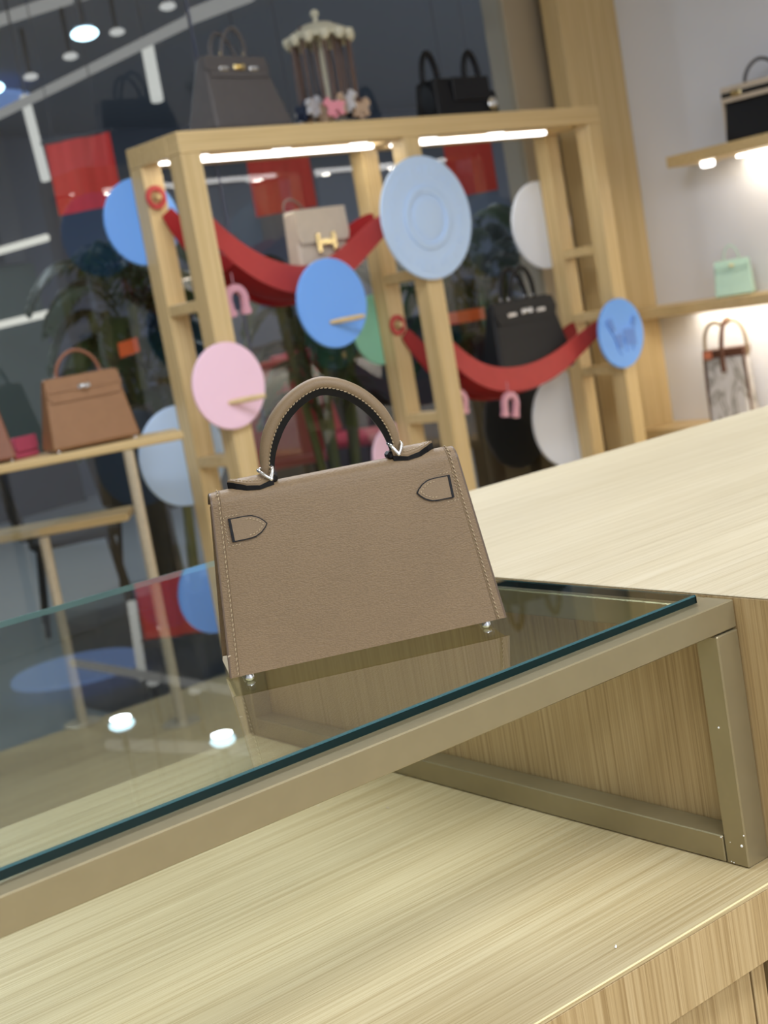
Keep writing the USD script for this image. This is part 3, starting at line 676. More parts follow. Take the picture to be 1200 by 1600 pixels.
# ================================================================== BAGS AND GOODS ON DISPLAY
def trapeze(w0, w1, d0, d1, h, r):
    return ball_hull([(sx*(w/2-r), sy*(d/2-r), z) for w, d, z in ((w0, d0, r), (w1, d1, h-r)) for sx in (-1, 1) for sy in (-1, 1)], r)
def arc_handle(w, z0, h, r, y=0.0, lean=0.0, e=1.1):
    t_ = np.linspace(0, math.pi, 25)
    return tube(np.array([(-w/2*np.sign(math.cos(q))*abs(math.cos(q))**e, y+lean*math.sin(q), z0+h*math.sin(q)) for q in t_]), r, 10, up=(0, 1, 0))
GOLD = plain('pale_gold_hardware', (0.83, 0.68, 0.36), 0.2, 1.0)
def top_handle_bag(name, label, loc, rz, w, h, d, mat, dark, hw, nh=1, flap=0.30, w1=0.82, hh=0.42, hwidth=0.46, cat='handbag', cover=True, lock=True):
    b = thing(name, label, cat, loc, rz)
    r = .012*w/.3
    obj('body', trapeze(w, w*w1, d, d*.30, h, r), mat, b, smooth=50)
    yf = lambda z: -(d/2 + (d*.30/2-d/2)*z/h)
    if cover:
        z0 = h*(1-flap); k = w*(1+(w1-1)*(1-flap))*.5
        fl = hull([(sx*x_, yf(z)-dy, z) for sx in (-1, 1) for x_, z in ((w*w1*.495, h-r*.3), (k*.97, z0+h*.13), (k*.86, z0)) for dy in (-.001, .0042)])
        fl = obj('flap', fl, mat, b, smooth=30)
        obj('belt', hull([(sx*w*w1*.49, yf(z)-dy, z) for sx in (-1, 1) for z in (h*.80, h*.86) for dy in (.0035, .0075)]), mat, fl)
    else: fl = b
    if lock:
        obj('clasp', box(-w*.072, w*.072, yf(h*.83)-.015, yf(h*.83)-.006, h*.792, h*.868, .004), hw, fl)
        obj('turn_lock', rod((0, yf(h*.83)-.026, h*.83), (0, yf(h*.83)-.012, h*.83), w*.020, 16), hw, fl)
        if nh == 2:
            for sx in (-1, 1): obj('belt_plate', box(sx*w*.19-w*.055, sx*w*.19+w*.055, yf(h*.82)-.011, yf(h*.82)-.004, h*.785, h*.84, .004), M['silver'], fl)
    for i in range(nh):
        y = 0.0 if nh == 1 else (-d*.16 if i == 0 else d*.16)
        hd = obj('handle', arc_handle(w*hwidth, h-.004, h*hh, w*.021, y, (-.012 if i == 0 else .012) if nh > 1 else 0), dark, b, smooth=60)
        for sx in (-1, 1):
            obj('handle_ring', moved(trimesh.creation.torus(w*.020, w*.0065, 18, 8), (sx*w*hwidth/2, y, h+.004), rx=math.pi/2), hw, hd, smooth=60)
    for sx in (-1, 1):
        for sy in (-1, 1): obj('foot', moved(lathe([(0, -.006), (w*.016, -.006), (w*.019, -.002), (w*.012, .004), (0, .004)], 16), (sx*w*.44, sy*d*.40, 0)), hw, b)
    return b
TAN = leather('tan_leather', srgb(146, 108, 76), 380.0); TAND = leather('tan_handle_leather', srgb(134, 88, 66), 380.0)
GREY = leather('grey_leather', srgb(92, 89, 90), 350.0); BLK = leather('black_leather', srgb(17, 18, 23), 350.0, spec=0.3)
CREAM = leather('cream_leather', srgb(206, 192, 174), 380.0)
MINTL = leather('mint_leather', srgb(178, 212, 198), 420.0, mottle=0.05)
UPR = UTOP + 0.0062
def on_top(px, yl): return on_u(px, 185, yl)[0]
# grey two handled bag on the top
a0 = (on_u(304, 195, .12)[0] + on_u(448, 182, .12)[0])/2
gb = top_handle_bag('grey_handbag', 'dark grey two-handled handbag with pale gold clasp on top of the shelf', uw(a0+.012, 0.145, UPR), UTH+0.10, 0.345, 0.245, 0.15, GREY, GREY, GOLD, nh=2, w1=0.76, hh=0.36, hwidth=0.30)
# black bag with two tall loops, right part of the top
a0 = on_u(712, 160, .14)[0]
kb = thing('black_handbag', 'small black boxy handbag with two upright loop handles on top of the shelf', 'handbag', uw(a0, 0.15, UTOP+.001), UTH)
obj('body', trapeze(0.30, 0.28, 0.13, 0.11, 0.150, .014), BLK, kb, smooth=50)
obj('flap', box(-.06, .135, -.069, -.0605, .06, .148, .004), BLK, kb)
for xx in (-.105, .115):
    obj('handle', moved(arc_handle(.078, .145, .105, .012), (xx, 0, 0)), BLK, kb, smooth=60)
obj('side_strap', tube(bez((-.145, 0, .145), (-.20, 0, .12), (-.19, 0, .03), (-.135, 0, .006), n=18), .008, 8, up=(0, 1, 0)), BLK, kb, smooth=60)
obj('clasp', moved(lathe([(0, 0), (.020, 0), (.024, .006), (.014, .014), (0, .016)], 24, 'y'), (.135, -.066, .045)), M['silver'], kb, smooth=50)
obj('side_pocket', trapeze(.06, .055, .10, .09, .10, .012).apply_translation((.165, 0, 0)), BLK, kb, smooth=50)

# cream bag with the letter shaped gold clasp, in the upper sling
a0, z0 = on_u(492, 362, .15)
cb_ = thing('cream_handbag', 'cream flap handbag with a gold letter-shaped clasp lying in the upper red sling', 'handbag', uw(a0, 0.15, 1.402), UTH+0.02)
obj('body', trapeze(0.232, 0.218, 0.075, 0.06, 0.262, .012), CREAM, cb_, smooth=50)
obj('flap', hull([(sx*x_, -y_, z) for sx in (-1, 1) for x_, z in ((.112, .262), (.116, .172), (.108, .148)) for y_ in (.036, .047)]), CREAM, cb_)
for bx in ((-.044, -.026, .112, .176), (.026, .044, .112, .176), (-.0265, .0265, .136, .154)):
    obj('clasp', box(bx[0], bx[1], -.056, -.0475, bx[2], bx[3], .002), GOLD, cb_)
obj('strap', tube(bez((-.09, .035, .255), (-.10, .045, .32), (-.02, .05, .33), (.01, .045, .258), n=18), .0035, 8, up=(0, 1, 0)), plain('taupe_chain_strap', srgb(96, 82, 74), .4), cb_, smooth=60)

# black bag in the lower sling
a0, z0 = on_u(826, 545, .15)
top_handle_bag('black_handbag', 'large black two-handled handbag sitting in the lower red sling', uw(a0-.015, 0.15, 0.935), UTH, 0.44, 0.300, 0.125, BLK, BLK, M['silver'], nh=2, w1=0.78, hh=0.42, hwidth=0.32)

# ---- stand hung with charms
a0 = on_u(518, 178, .14)[0]
sw = thing('charm_stand', 'white carousel stand hung with bag charms on top of the shelf', 'display stand', uw(a0, 0.14, UTOP+.0005), UTH)
WHT = plain('ivory_lacquer', srgb(206, 204, 184), 0.45)
obj('base', box(-.052, .052, -.045, .045, 0, .018, .003), plain('ivory_base', srgb(232, 226, 200), .45), sw)
obj('pole', rod((0, 0, .017), (0, 0, .385), .0085, 16), WHT, sw)
obj('finial', moved(trimesh.creation.icosphere(subdivisions=2, radius=.015), (0, 0, .388)), WHT, sw, smooth=60)
RC = 0.108
obj('canopy', moved(lathe([(0, .358), (.05, .352), (RC*.92, .325), (RC*1.06, .302), (RC*1.02, .298), (RC*.88, .318), (.04, .345), (0, .350)], 48)), WHT, sw, smooth=50)
for k in range(12):
    q = k*2*math.pi/12
    obj('scallop', moved(lathe([(0, -.026), (.012, -.022), (.020, -.006), (.018, .010), (.008, .014), (0, .014)], 14), (RC*math.cos(q), RC*math.sin(q), .305)), WHT, sw, smooth=60)
CHM = [('beige', srgb(186, 160, 136)), ('white', srgb(205, 205, 210)), ('pink', srgb(222, 140, 154)), ('navy', srgb(22, 34, 66)), ('brown', srgb(120, 82, 62))]
CHM = [(n, leather('charm_leather_'+n, c, 500.0, strength=.2)) for n, c in CHM]
STR = plain('brown_cord', srgb(106, 84, 74), 0.6)
order = [0, 1, 4, 0, 2, 1, 0, 3, 1, 0, 2, 0, 1, 0, 4, 3]
protos = {}
horse_o = Polygon([(-20, 8), (-12, 17), (-7, 7), (8, 6), (16, 10), (20, 2), (15, -2), (17, -17), (11, -18), (8, -6), (-4, -6), (-8, -18), (-14, -17), (-11, -2), (-14, 2)]).buffer(2.5)
for k, ci in enumerate(order):
    q = k*2*math.pi/16 + .2; rr = RC*(0.72+.26*((k*5) % 3)/2)
    ln = .205 + .028*((k*7) % 4)/3
    loc = uw(a0, 0.14, UTOP) + rr*math.cos(q)*E1 + rr*math.sin(q)*E2 + np.array([0, 0, .300-ln])
    nm, mt = CHM[ci]
    same = sorted([kk for kk in range(16) if order[kk] == ci], key=lambda kk: math.cos(kk*2*math.pi/16+.2)*(0.72+.26*((kk*5) % 3)/2))
    words = ['leftmost', 'second from the left', 'third from the left', 'fourth from the left', 'fifth from the left', 'rightmost']
    wd_ = 'leftmost' if same.index(k) == 0 else 'rightmost' if same.index(k) == len(same)-1 else words[same.index(k)]
    lab = f'{nm} horse charm hanging from the carousel stand, {wd_} of the {nm} ones'
    if ci not in protos:
        ch = thing('bag_charm', lab, 'bag charm', loc, UTH+q*.5, f'{nm} horse charms hanging from the carousel stand')
        obj('charm', prism(affinity.scale(horse_o, .0017, .0016, origin=(0, 0)), .020).apply_translation((0, -.008, -.015)), mt, ch)
        obj('tassel', lathe([(0, -.055), (.010, -.055), (.007, -.030), (.002, -.020), (0, -.020)], 12), mt, ch)
        obj('cord', tube(bez((0, 0, 0), (.006, 0, .06), (-.004, 0, .14), (0, 0, ln+.012), n=10), .0032, 6, up=(0, 1, 0)), STR, ch)
        obj('cord', tube(bez((.008, .004, 0), (.016, .006, .06), (.010, 0, .14), (.004, 0, ln+.012), n=10), .0026, 6, up=(0, 1, 0)), STR, ch)
        protos[ci] = ch
    else: dup(protos[ci], loc, UTH+q*.5+k, lab)

# ---- T stands at the left with bags
ST = brushed('pale_stand_metal', srgb(196, 184, 160), 0.35, 0.4)
def t_stand(label, l_px, r_px, base_px, ztop, plank_d=0.19):
    """plank whose top front edge runs between two pixels at height ztop, on a round post"""
    p = on_z(*base_px, PLAT); A, B = on_z(*l_px, ztop), on_z(*r_px, ztop)
    d = (B-A)/np.linalg.norm(B-A); rz = math.atan2(d[1], d[0]); nrm = np.array([-d[1], d[0], 0])
    yo = (A-p)@nrm
    s0 = thing('display_stand', label, 'display stand', (p[0], p[1], PLAT), rz)
    obj('plank', box((A-p)@d-.35, (B-p)@d, yo, yo+plank_d, ztop-.026-PLAT, ztop-PLAT, .004), M['beech_x'], s0)
    obj('post', rod((0, 0, .006), (0, 0, ztop-.027-PLAT), .0165, 20), ST, s0, smooth=50)
    obj('base_plate', lathe([(0, 0), (.06, 0), (.062, .004), (.055, .008), (0, .008)], 32), ST, s0, smooth=40)
    return p, A, d, nrm, rz
zA, zB = 1.0357, 0.794
pA, A_, dA, nA, rzA = t_stand('taller metal stand with a timber plank carrying the tan handbag', (0, 727), (285, 673), (285, 1130), zA)
t_stand('lower metal stand with a bare timber plank at the left edge', (0, 837), (199, 801), (130, 1130), zB)
def on_plank(px, back):                            # a spot on the plank, back metres behind its front edge
    q = on_z(px, 727-54*px/285, zA); return q + nA*back
tb = on_plank(147, .085)
top_handle_bag('tan_handbag', 'tan leather handbag with silver clasp and one round handle on the left plank', (tb[0], tb[1], zA+.0062), rzA+.30, 0.278, 0.215, 0.115, TAN, TAND, M['silver'], w1=0.84, hh=0.36, hwidth=0.50, flap=.34)
tb2 = on_plank(-40, .085)
top_handle_bag('brown_handbag', 'brown leather handbag cut off by the left edge of the photo', (tb2[0], tb2[1], zA+.0062), rzA+.12, 0.24, 0.19, 0.11, TAND, TAND, M['silver'], w1=0.80, hh=0.40)
tb3 = on_plank(40, .125)
pk = thing('pink_purse', 'small magenta purse between the two brown bags on the plank', 'purse', (tb3[0], tb3[1], zA+.0005), 0.3)
obj('body', trapeze(.10, .085, .03, .02, .065, .008), leather('magenta_leather', srgb(176, 74, 96), 400.0), pk, smooth=50)
obj('flap', hull([(sx*x_, y_, z) for sx in (-1, 1) for x_, z in ((.040, .066), (.044, .03), (.03, .022)) for y_ in (-.0155, -.0195)]), L+'magenta_leather', pk)

# ================================================================== SHELVES ON THE RIGHT WALL
def wall_shelf(name, label, y0, y1, z0, z1, xf=4.58):
    s0 = thing(name, label, 'wall shelf', (xf, 0, 0))
    obj('board', box(0, 4.7995-xf, y0, y1, z0, z1, .002), M['beech_x'], s0)
    obj('light_strip', box(4.7985-xf-.05, 4.7985-xf-.025, y0+.02, y1-.22, z0-.008, z0-.0005), glow('warm_led_'+name, (1.0, .90, .74), 10.0), s0, label='warm light strip under the shelf')
    l = UsdLux.RectLight.Define(stage, numbered(str(s0.GetPath())+'/strip_lamp'))
    l.AddTranslateOp().Set(Gf.Vec3d(.12, (y0+y1-.2)/2, z0-.012)); l.CreateWidthAttr(.05); l.CreateHeightAttr(abs(y1-y0)-.25); l.CreateIntensityAttr(14.0); l.CreateColorAttr(Gf.Vec3f(1, .86, .66))
    return s0
XF = 4.58
pu = on_x(1040, 246, XF); pu2 = on_x(1040, 264, XF)
us = wall_shelf('wall_shelf', 'upper timber wall shelf carrying the black and cream handbag', 1.2, pu[1], pu2[2], pu[2])
pm = on_x(1100, 471, XF); pm2 = on_x(1100, 488, XF)
ms = wall_shelf('wall_shelf', 'long middle timber wall shelf carrying the mint handbag', 1.2, 4.298, pm2[2], pm[2])
pc = on_x(1040, 669, XF+.02)
cl = thing('wall_cabinet', 'low timber cabinet under the lit niche on the right', 'cabinet', (XF+.0, 0, 0))
obj('worktop', box(0, .2195, 1.2, 4.298, pc[2]-.04, pc[2], .002), M['beech_x'], cl)
obj('carcass', box(.02, .2195, 1.2, 4.298, 0, pc[2]-.0405, .002), M['beech_z'], cl)
sp_ = on_x(1106, 258, XF+.08)
single('spot_light', moved(lathe([(0, 0), (.022, 0), (.028, .006), (.028, pu2[2]-sp_[2]+.004), (0, pu2[2]-sp_[2]+.004)], 24), (sp_[0], sp_[1], sp_[2]-.006)), M['led'], 'small round white spot light under the upper wall shelf', 'spot light')
# black and cream bag on the upper shelf
pb = on_x(1172, 212, XF+.11); pb0 = on_x(1141, 215, XF+.07)
bc = thing('black_cream_handbag', 'black and cream handbag on the upper right wall shelf', 'handbag', (XF+.10, pb0[1]-.16, pu[2]+.0006), -math.pi/2+.12)
obj('body', trapeze(.31, .29, .12, .07, .205, .010), BLK, bc, smooth=50)
obj('cream_flap', hull([(sx*x_, y_, z) for sx in (-1, 1) for x_, z in ((.147, .208), (.152, .150)) for y_ in (-.047, -.060)]), CREAM, bc)
obj('cream_edge', box(-.157, -.150, -.05, .05, .012, .19, .002), CREAM, bc)
obj('belt', box(-.146, .146, -.0655, -.0605, .168, .186, .001), BLK, bc)
obj('clasp', box(-.10, -.055, -.0735, -.066, .166, .190, .003), GOLD, bc)
obj('handle', arc_handle(.15, .204, .085, .007), GREY, bc, smooth=60)
# mint bag on the middle shelf
pb1 = on_x(1148, 455, XF+.10)
top_handle_bag('mint_handbag', 'small pale mint handbag with gold clasp on the middle right wall shelf', (XF+.105, pb1[1], pm[2]+.0046), -math.pi/2+.55, .155, .145, .085, MINTL, MINTL, GOLD, w1=.90, hh=.42, hwidth=.40)
# canvas bucket bag in the niche
pb2 = on_x(1150, 650, XF+.11)
cv = thing('canvas_bag', 'grey and white canvas bag with brown leather strap and round handles in the niche', 'bag', (XF+.105, pb2[1], pc[2]+.0008), -math.pi/2+.35)
CANV = usdkit.material(stage, L+'printed_canvas', {'tc': ('texture_coordinate', {}), 'm': ('mapping', dict(scale=(16, 16, 9), rotation=(0, .7, 0))), 'n': ('noise_texture', dict(scale=1.0, detail=1.0, distortion=1.4)),
    'r': ('rgb_ramp', dict(ramp=[(.40, srgb(206, 204, 204)), (.50, srgb(196, 194, 192)), (.58, srgb(140, 136, 128)), (.66, srgb(202, 200, 200))])), 'p': ('principled_bsdf', dict(roughness=.8))},
    [('tc.object', 'm.vector'), ('m.vector', 'n.vector'), ('n.fac', 'r.fac'), ('r.color', 'p.base_color')], surface='p.BSDF')
BRN = leather('dark_brown_strap', srgb(92, 58, 42), 400.0)
CH = 0.31
obj('body', trapeze(.175, .165, .12, .09, CH, .016), CANV, cv, smooth=50)
obj('rim', hull([(sx*.086, sy*.050, z) for sx in (-1, 1) for sy in (-1, 1) for z in (CH-.030, CH+.004)]), BRN, cv)
obj('centre_strap', tube(bez((0, -.062, CH-.09), (0, -.075, CH+.02), (.005, -.03, CH+.14), (.02, .02, CH+.12), n=18), .010, 10, up=(0, 1, .2)), BRN, cv, smooth=60)
for sx in (-1, 1):
    obj('handle', tube(bez((sx*.086, 0, CH-.04), (sx*.105, 0, CH+.11), (sx*.04, 0, CH+.135), (sx*.01, 0, CH+.10), n=18), .008, 8, up=(0, 1, 0)), plain('taupe_handle_'+('l' if sx < 0 else 'r'), srgb(150, 134, 108), .6), cv, smooth=60)
    obj('side_piping', tube([(sx*.088, -.042, .02), (sx*.088, -.044, CH*.5), (sx*.085, -.043, CH-.02)], .0055, 8, up=(0, 1, 0)), BRN, cv)
obj('leather_patch', box(-.080, -.045, -.060, -.0485, CH-.032, CH+.0, .003), plain('coral_patch', srgb(206, 122, 90), .5), cv)

# ================================================================== THE MALL BEYOND THE WINDOW
MG = plain('mall_grey_wall', srgb(112, 121, 138), 0.5); MGD = plain('mall_dark_wall', srgb(62, 66, 76), 0.5); MF = plain('mall_grey_floor', srgb(168, 173, 174), 0.22)
struct('floor_mall', box(-3, 14, 4.6, 12.5, -0.05, 0.004), MF, 'grey polished mall floor beyond the window', 'floor')
struct('ceiling_mall', box(-3, 14, 4.6, 12.5, 3.35, 3.42), plain('mall_ceiling_paint', srgb(132, 140, 152), .6), 'dark grey mall ceiling', 'ceiling')
struct('wall_mall', box(-3, 14, 12.4, 12.5, 0, 3.4), MG, 'blue-grey wall on the far side of the mall', 'wall')
struct('wall_mall_left', box(-3.1, -3, 4.6, 12.5, 0, 3.4), MGD, 'dark mall wall at the left', 'wall')
struct('wall_mall_right', box(14, 14.1, 4.6, 12.5, 0, 3.4), MGD, 'dark mall wall at the right', 'wall')
# downlights: two show as bright ovals mirrored in the glass top
def mirror_of(px, py, depth): p = at(px, py, depth); return np.array([p[0], p[1], 2*G-p[2]])
DL = glow('downlight_cool', (0.58, 0.87, 1.0), 4.5); DLW = glow('downlight_dim', (.95, .95, .92), 0.55)
def downlight(label, p, r=.054, mat=DL, lamp=30.0):
    d = thing('downlight', label, 'downlight', p)
    obj('lens', lathe([(r*math.sin(q_), -r*.46*math.cos(q_)) for q_ in np.linspace(0, math.pi, 15)], 28), mat, d, smooth=60)
    obj('collar', lathe([(r*.3, r*.44), (r*.7, r*.44), (r*.7, r*.60), (0, r*.60)], 28), MGD, d)
    obj('stem', rod((0, 0, r*.6), (0, 0, 3.349-p[2]), .014, 10), MGD, d)
    if lamp:
        l = UsdLux.DiskLight.Define(stage, numbered(str(d.GetPath())+'/lamp'))
        l.AddTranslateOp().Set(Gf.Vec3d(0, 0, -r*.5)); l.CreateRadiusAttr(r*.8); l.CreateIntensityAttr(lamp); l.CreateColorAttr(Gf.Vec3f(.85, .94, 1))
downlight('bright cool mall downlight high at the top left of the photo', mirror_of(348, 1155, 6.0))
downlight('cool mall downlight out of the frame, mirrored leftmost in the glass top', mirror_of(190, 1130, 6.0))
for n, (x, y, dp) in enumerate(((262, 10, 7.6), (110, 88, 8.4), (48, 120, 8.8), (183, 50, 8.2))):
    downlight(['dim mall downlight nearest the window joint', 'dim mall downlight second from the left', 'dim mall downlight leftmost in the row', 'dim mall downlight between the row and the pane joint'][n], at(x, y, dp), .045, DLW, 0)
for n, (x, y) in enumerate(((1.8, 6.6), (5.2, 6.9), (8.6, 7.2), (2.2, 9.4), (10.8, 9.6))):
    l = UsdLux.DiskLight.Define(stage, f'/World/mall_lamp_{n:03d}'); l.AddTranslateOp().Set(Gf.Vec3d(x, y, 3.34)); l.CreateRadiusAttr(.12); l.CreateColorAttr(Gf.Vec3f(.84, .93, 1)); l.CreateIntensityAttr(200.0)
# white light frame hung in the mall
lf = thing('light_frame', 'thin white light frame hanging from the mall ceiling at the upper left', 'light frame')
LW = glow('frame_led', (.92, .92, .86), 0.62); LWD = glow('frame_led_dim', (.86, .86, .84), 0.28)
def bar(a, b, r, name='light_tube', m=LW): obj(name, rod(a, b, r, 10), m, lf)
q0, q1, q2 = at(-60, 208, 8.2), at(225, 66, 6.8), at(294, 33, 6.4)
bar(q0, q2, .026, m=LWD); bar(at(228, 62, 6.8), at(246, 158, 6.8), .030); bar(at(38, 150, 7.7), at(72, 282, 7.7), .026)
bar(at(-60, 50, 8.2), at(165, -22, 7.0), .035, m=LWD); bar(at(300, 25, 6.4), at(390, -10, 6.0), .035, m=LWD)
for p in (q1, at(40, 157, 7.7), at(100, 0, 7.4), at(345, 8, 6.2)): obj('hanger', rod(p + np.array([0, 0, .0]), (p[0], p[1], 3.349), .006, 8), MGD, lf)
# round hanging discs, seen at the left edge and mirrored in the glass
pe = mirror_of(122, 1046, 11.0)
hd = thing('hanging_disc', 'softly glowing flat blue round panel hanging from the mall ceiling at the left edge', 'ceiling panel', pe)
obj('panel', lathe([(0, -.03), (.5, -.03), (.52, -.015), (.52, .01), (0, .01)], 64), plain('ceiling_disc_blue', srgb(150, 184, 248), .5, emission_color=srgb(140, 178, 245), emission_strength=.30), hd, smooth=40)
obj('hanger', rod((0, 0, .011), (0, 0, 3.349-pe[2]), .012, 8), MGD, hd)
# red banners
RED = plain('red_banner_cloth', srgb(228, 46, 38), 0.6)
def banner(label, c0, c1, depth, ry=0.0):
    tl, br = at(*c0, depth), at(*c1, depth)
    u_ = br-tl; wd = math.hypot(u_[0], u_[1]); hd_ = tl[2]-br[2]; ang = math.atan2(u_[1], u_[0])
    b = thing('red_banner', label, 'banner', (tl[0], tl[1], br[2]), ang)
    V, F = [], []; n = 24
    for i in range(n+1):
        x = wd*i/n; y = .004*math.sin(i*.45)+.002*math.sin(i*1.3)
        for yy in (y, y+.004):
            for z in (0, hd_): V.append((x, yy, z))
    q = (0, 1, 3, 2)
    for i in range(n):
        for a in range(4):
            c = (a+1) % 4
            F += [(i*4+q[a], i*4+q[c], (i+1)*4+q[c]), (i*4+q[a], (i+1)*4+q[c], (i+1)*4+q[a])]
    m = trimesh.Trimesh(np.array(V), np.array(F), process=False); m.fix_normals()
    obj('cloth', m, RED, b, smooth=50)
    obj('top_rod', rod((-.02, .004, hd_+.008), (wd+.02, .004, hd_+.008), .010, 10), MGD, b)
    for x in (.05, wd-.05): obj('hanging_wire', rod((x, .004, hd_+.016), (x, .004, 3.349-br[2]), .003, 6), MGD, b)
banner('red cloth banner leftmost of the three in the mall', (70, 226), (193, 318), 7.0)
banner('red cloth banner hanging behind the upper left bay of the shelf', (384, 250), (496, 322), 7.0)
banner('red cloth banner hanging behind the upper right bay of the shelf', (690, 214), (778, 296), 7.0)

# grey shop front with two lit shelves at the left
gs = thing('lit_shelving', 'grey-green wall shelving with two thin lit shelves at the far left', 'shelving')
c_ = at(0, 500, 12.2); ang = math.radians(14)
bxm = lambda x0, x1, y0, y1, z0, z1: moved(box(x0, x1, y0, y1, z0, z1), (c_[0], c_[1], 0), rz=ang)
obj('back_panel', bxm(-2.2, .52, .05, .14, 0.5, 2.18), plain('grey_green_panel', srgb(104, 120, 114), .6), gs)
obj('upper_panel', bxm(-2.2, .42, .0, .14, 2.182, 3.3), plain('cool_grey_panel', srgb(110, 114, 122), .6), gs)
obj('plinth', bxm(-2.2, .52, .0, .14, 0.0045, .498), MGD, gs)
for (xa, ya), (xb, yb) in (((-40, 403), (74, 371)), ((-40, 517), (100, 484))):
    a_, b_ = at(xa, ya, 12.1), at(xb, yb, 11.7); obj('lit_shelf', rod(a_, b_, .030, 8), glow('shelf_led_%d' % ya, (.95, .93, .82), .75), gs)
arch = shapely.union_all([shapely.box(-.24, 2.2, .15, 2.78), Point(-.045, 2.78).buffer(.195)])
obj('dark_niche', moved(prism(arch, .03).apply_translation((0, -.035, 0)), (c_[0], c_[1], 0), rz=ang), plain('dark_niche_panel', srgb(62, 70, 82), .5), gs)

# palms in a black planter behind the shelf
planter = single('planter', moved(box(-1.5, 1.7, -.14, .14, 0.0045, .34, .01), (3.55, 4.98, 0), rz=UTH), plain('black_planter', srgb(20, 20, 20), .5), 'long black planter box behind the shelf unit', 'planter')
LEAF = [usdkit.material(stage, L+f'palm_leaf_{k}', {'d': ('principled_bsdf', dict(base_color=c, roughness=.45)), 't': ('translucent_bsdf', dict(color=tuple(q*1.3 for q in c))), 'm': ('mix_closure', dict(fac=.25))}, [('d.BSDF', 'm.closure1'), ('t.BSDF', 'm.closure2')], surface='m.closure') for k, c in enumerate((srgb(22, 54, 30), srgb(32, 66, 32), srgb(54, 82, 36)))]
STEM = plain('palm_stem', srgb(92, 104, 52), .6)
def frond(n=15, ln=.9, droop=.8, wid=.30, seed=0):
    r_ = np.random.RandomState(seed); sp = bez((0, 0, 0), (ln*.25, 0, ln*.55), (ln*.75, 0, ln*.55), (ln*1.0, 0, ln*(.55-droop)), n=n+2)
    V, F = [], []
    for i in range(1, n+1):
        p = sp[i]; tn = sp[i+1]-sp[i-1]; tn /= np.linalg.norm(tn); L_ = wid*(.45+.55*math.sin(math.pi*(i/n)**.8))
        for sd in (-1, 1):
            d = tn*.75 + np.array([0, sd*1.0, -.28 + r_.uniform(-.1, .1)]); d /= np.linalg.norm(d)
            w = np.cross(d, (0, 0, 1)); w = w/np.linalg.norm(w)*.019; tip = p + d*L_ + np.array([0, 0, -.25*L_]); mid = p+d*L_*.5
            k = len(V); V += [p-w*.4, p+w*.4, mid+w, mid-w, tip]
            F += [(k, k+1, k+2), (k, k+2, k+3), (k+3, k+2, k+4)]
    st = tube(sp, .007, 5, up=(0, 1, 0))
    lv = trimesh.Trimesh(np.array(V), np.array(F), process=False)
    return trimesh.util.concatenate([lv, st])
def palm(label, px, py, depth, h, n, ln, seed):
    p = uw(on_u(px, py, 1.03)[0], 1.03, 0)
    pl_ = thing('palm', label, 'plant', (p[0], p[1], .3405))
    r_ = np.random.RandomState(seed)
    for k in range(5):
        a = k*1.26; obj('stem', tube(bez((.05*math.cos(a), .05*math.sin(a), .0), (.10*math.cos(a), .10*math.sin(a), h*.4), (.16*math.cos(a+.5), .16*math.sin(a+.5), h*.85), n=10), .018, 7, up=(1, .3, 0)), STEM, pl_)
    for k in range(n):
        a = k*2.4 + r_.uniform(-.3, .3); zz = h*(.42+.55*k/n)
        m = frond(13, ln*r_.uniform(.75, 1.0), r_.uniform(.5, .95), ln*.42, seed*50+k)
        m = moved(m, (.06*math.cos(a), .06*math.sin(a), zz), rz=a)
        obj('frond', m, LEAF[k % 3], pl_, smooth=False)
palm('bushy dark green palm at the left behind the blue disc', 212, 520, 6.4, 1.32, 34, .33, 1)
palm('dark green palm behind the upper red sling', 496, 520, 6.6, 1.25, 24, .31, 2)
palm('dark green palm behind the upper right bay of the shelf', 745, 480, 6.8, 1.30, 26, .38, 3)

a0, zt_ = on_u(742, 602, .49); a1 = on_u(858, 602, .49)[0]
bp_ = thing('black_plinth', 'low black plinth behind the right bay of the shelf', 'plinth', uw(a0, .49, .0045), UTH)
obj('plinth_body', box(0, a1-a0, 0, .08, .04, zt_-.02, .004), M['black'], bp_)
obj('plinth_top', box(-.01, a1-a0+.01, -.005, .085, zt_-.0195, zt_, .003), M['black'], bp_)
obj('toe_kick', box(.02, a1-a0-.02, .015, .07, 0, .0395, .002), M['black'], bp_)

# queue posts with an orange belt
def barrier(label, px, py, depth, b0, b1):
    p = uw(on_u(px, py, .72)[0], .72, 0)
    q = thing('queue_post', label, 'queue post', (p[0], p[1], .004))
    obj('post', rod((0, 0, .02), (0, 0, 1.02), .045, 20), M['black'], q, smooth=50)
    obj('head', moved(lathe([(0, 0), (.052, 0), (.056, .02), (.056, .09), (.045, .11), (0, .115)], 24), (0, 0, .985)), M['black'], q, smooth=50)
    obj('base', lathe([(0, 0), (.125, 0), (.13, .01), (.07, .022), (0, .024)], 32), M['black'], q, smooth=40)
    A, B = [uw(on_u(*bb, .66)[0], .66, on_u(*bb, .66)[1]) - np.array([p[0], p[1], .004]) for bb in (b0, b1)]
    u_ = (B-A)/np.linalg.norm(B-A); nn = np.cross(u_, (0, 0, 1)); nn /= np.linalg.norm(nn)
    obj('belt', hull([P + s_*nn*.002 + np.array([0, 0, z]) for P in (A, B) for s_ in (-1, 1) for z in (-.026, .026)]), plain('orange_belt_%d' % px, srgb(226, 92, 30), .5), q)
barrier('black queue post with an orange belt behind the tan handbag', 207, 600, 6.9, (186, 548), (216, 538))
barrier('black queue post with an orange belt behind the lower red sling', 762, 540, 7.2, (700, 499), (757, 489))

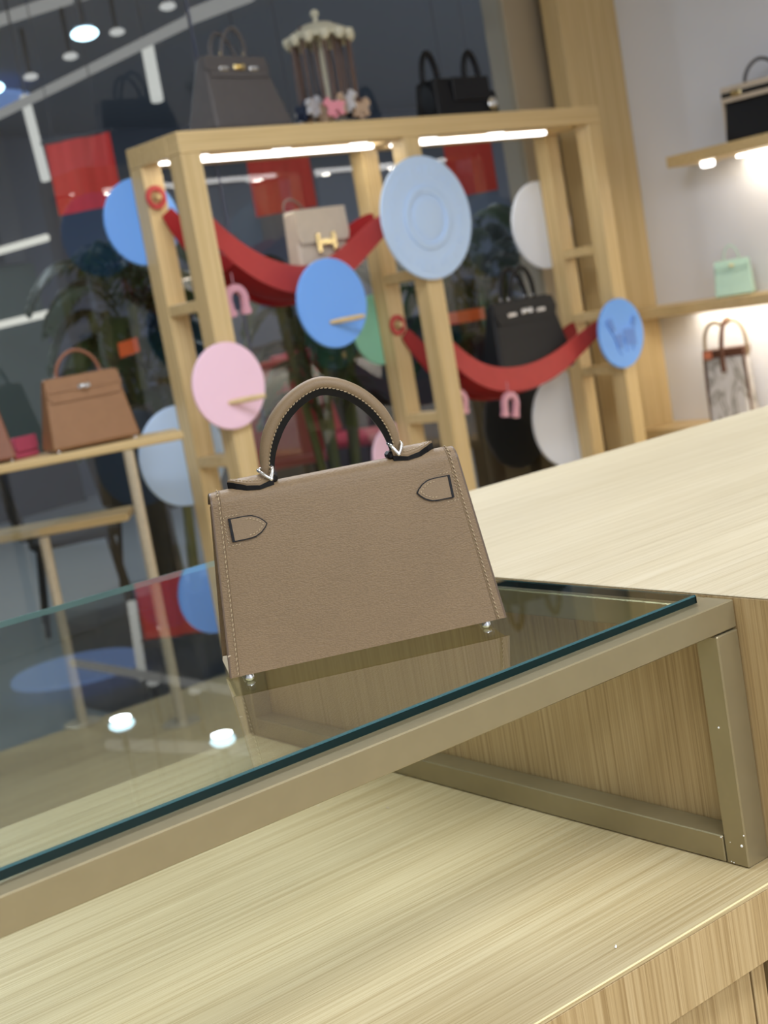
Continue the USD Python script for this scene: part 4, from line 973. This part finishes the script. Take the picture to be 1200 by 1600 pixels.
# dark red chairs and a small table in the mall
CR = plain('dark_red_upholstery', srgb(186, 46, 64), .6)
def chair(label, px, py, depth, rz, mat=CR, h=.98, up=0.0):
    p = on_z(px, py, .004) if depth is None else at(px, py, depth)
    c = thing('chair', label, 'chair', (p[0], p[1], .004), rz)
    obj('seat', box(-.22, .22, -.22, .22, .42+up, .48+up, .02), mat, c)
    obj('backrest', moved(box(-.21, .21, -.025, .025, 0, h-.46, .015), (0, .23, .475), rx=-.22).apply_translation((0, 0, up)), mat, c)
    for sx in (-1, 1):
        for sy in (-1, 1): obj('leg', rod((sx*.17, sy*.17, .43+up), (sx*.21, sy*.22, 0), .014, 10), M['black'], c)
    return c
chair('dark red upholstered chair behind the pink disc', 440, 650, 7.5, 2.75, up=.13)
chair('dark red upholstered chair seen through the taupe bag handle', 552, 650, 8.0, 0.4, up=.13)
chair('black chair at the far left in the mall', 115, 840, 7.0, 1.2, M['black'])
chair('black chair behind the left ladder in the mall', 258, 815, 7.8, 2.0, M['black'])
ka, kz = on_u(395, 545, 4.6); kb = on_u(880, 500, 4.6)[0]
ks = thing('kiosk_counter', 'long near-black kiosk counter in the mall behind the red chairs', 'counter', uw(ka, 4.6, .0045), UTH)
obj('kiosk_body', box(0, kb-ka, 0, .5, .08, kz-.03, .004), plain('kiosk_black', srgb(34, 31, 34), .5), ks)
obj('kiosk_top', box(-.02, kb-ka+.02, -.02, .52, kz-.0295, kz, .004), M['black'], ks)
obj('toe_kick', box(.03, kb-ka-.03, .04, .46, 0, .0795, .002), M['black'], ks)
tp = at(452, 566, 9.0)
tbl = thing('cafe_table', 'dark cafe table with a yellow timber top in the mall', 'table', (tp[0], tp[1], .004), UTH+.1)
obj('table_top', box(-.26, .26, -.26, .26, tp[2]-.04, tp[2], .004), plain('yellow_timber', srgb(168, 128, 52), .5), tbl)
obj('pedestal', rod((0, 0, .02), (0, 0, tp[2]-.041), .03, 14), M['black'], tbl)
obj('base', lathe([(0, 0), (.22, 0), (.22, .012), (.05, .024), (0, .024)], 28), M['black'], tbl)
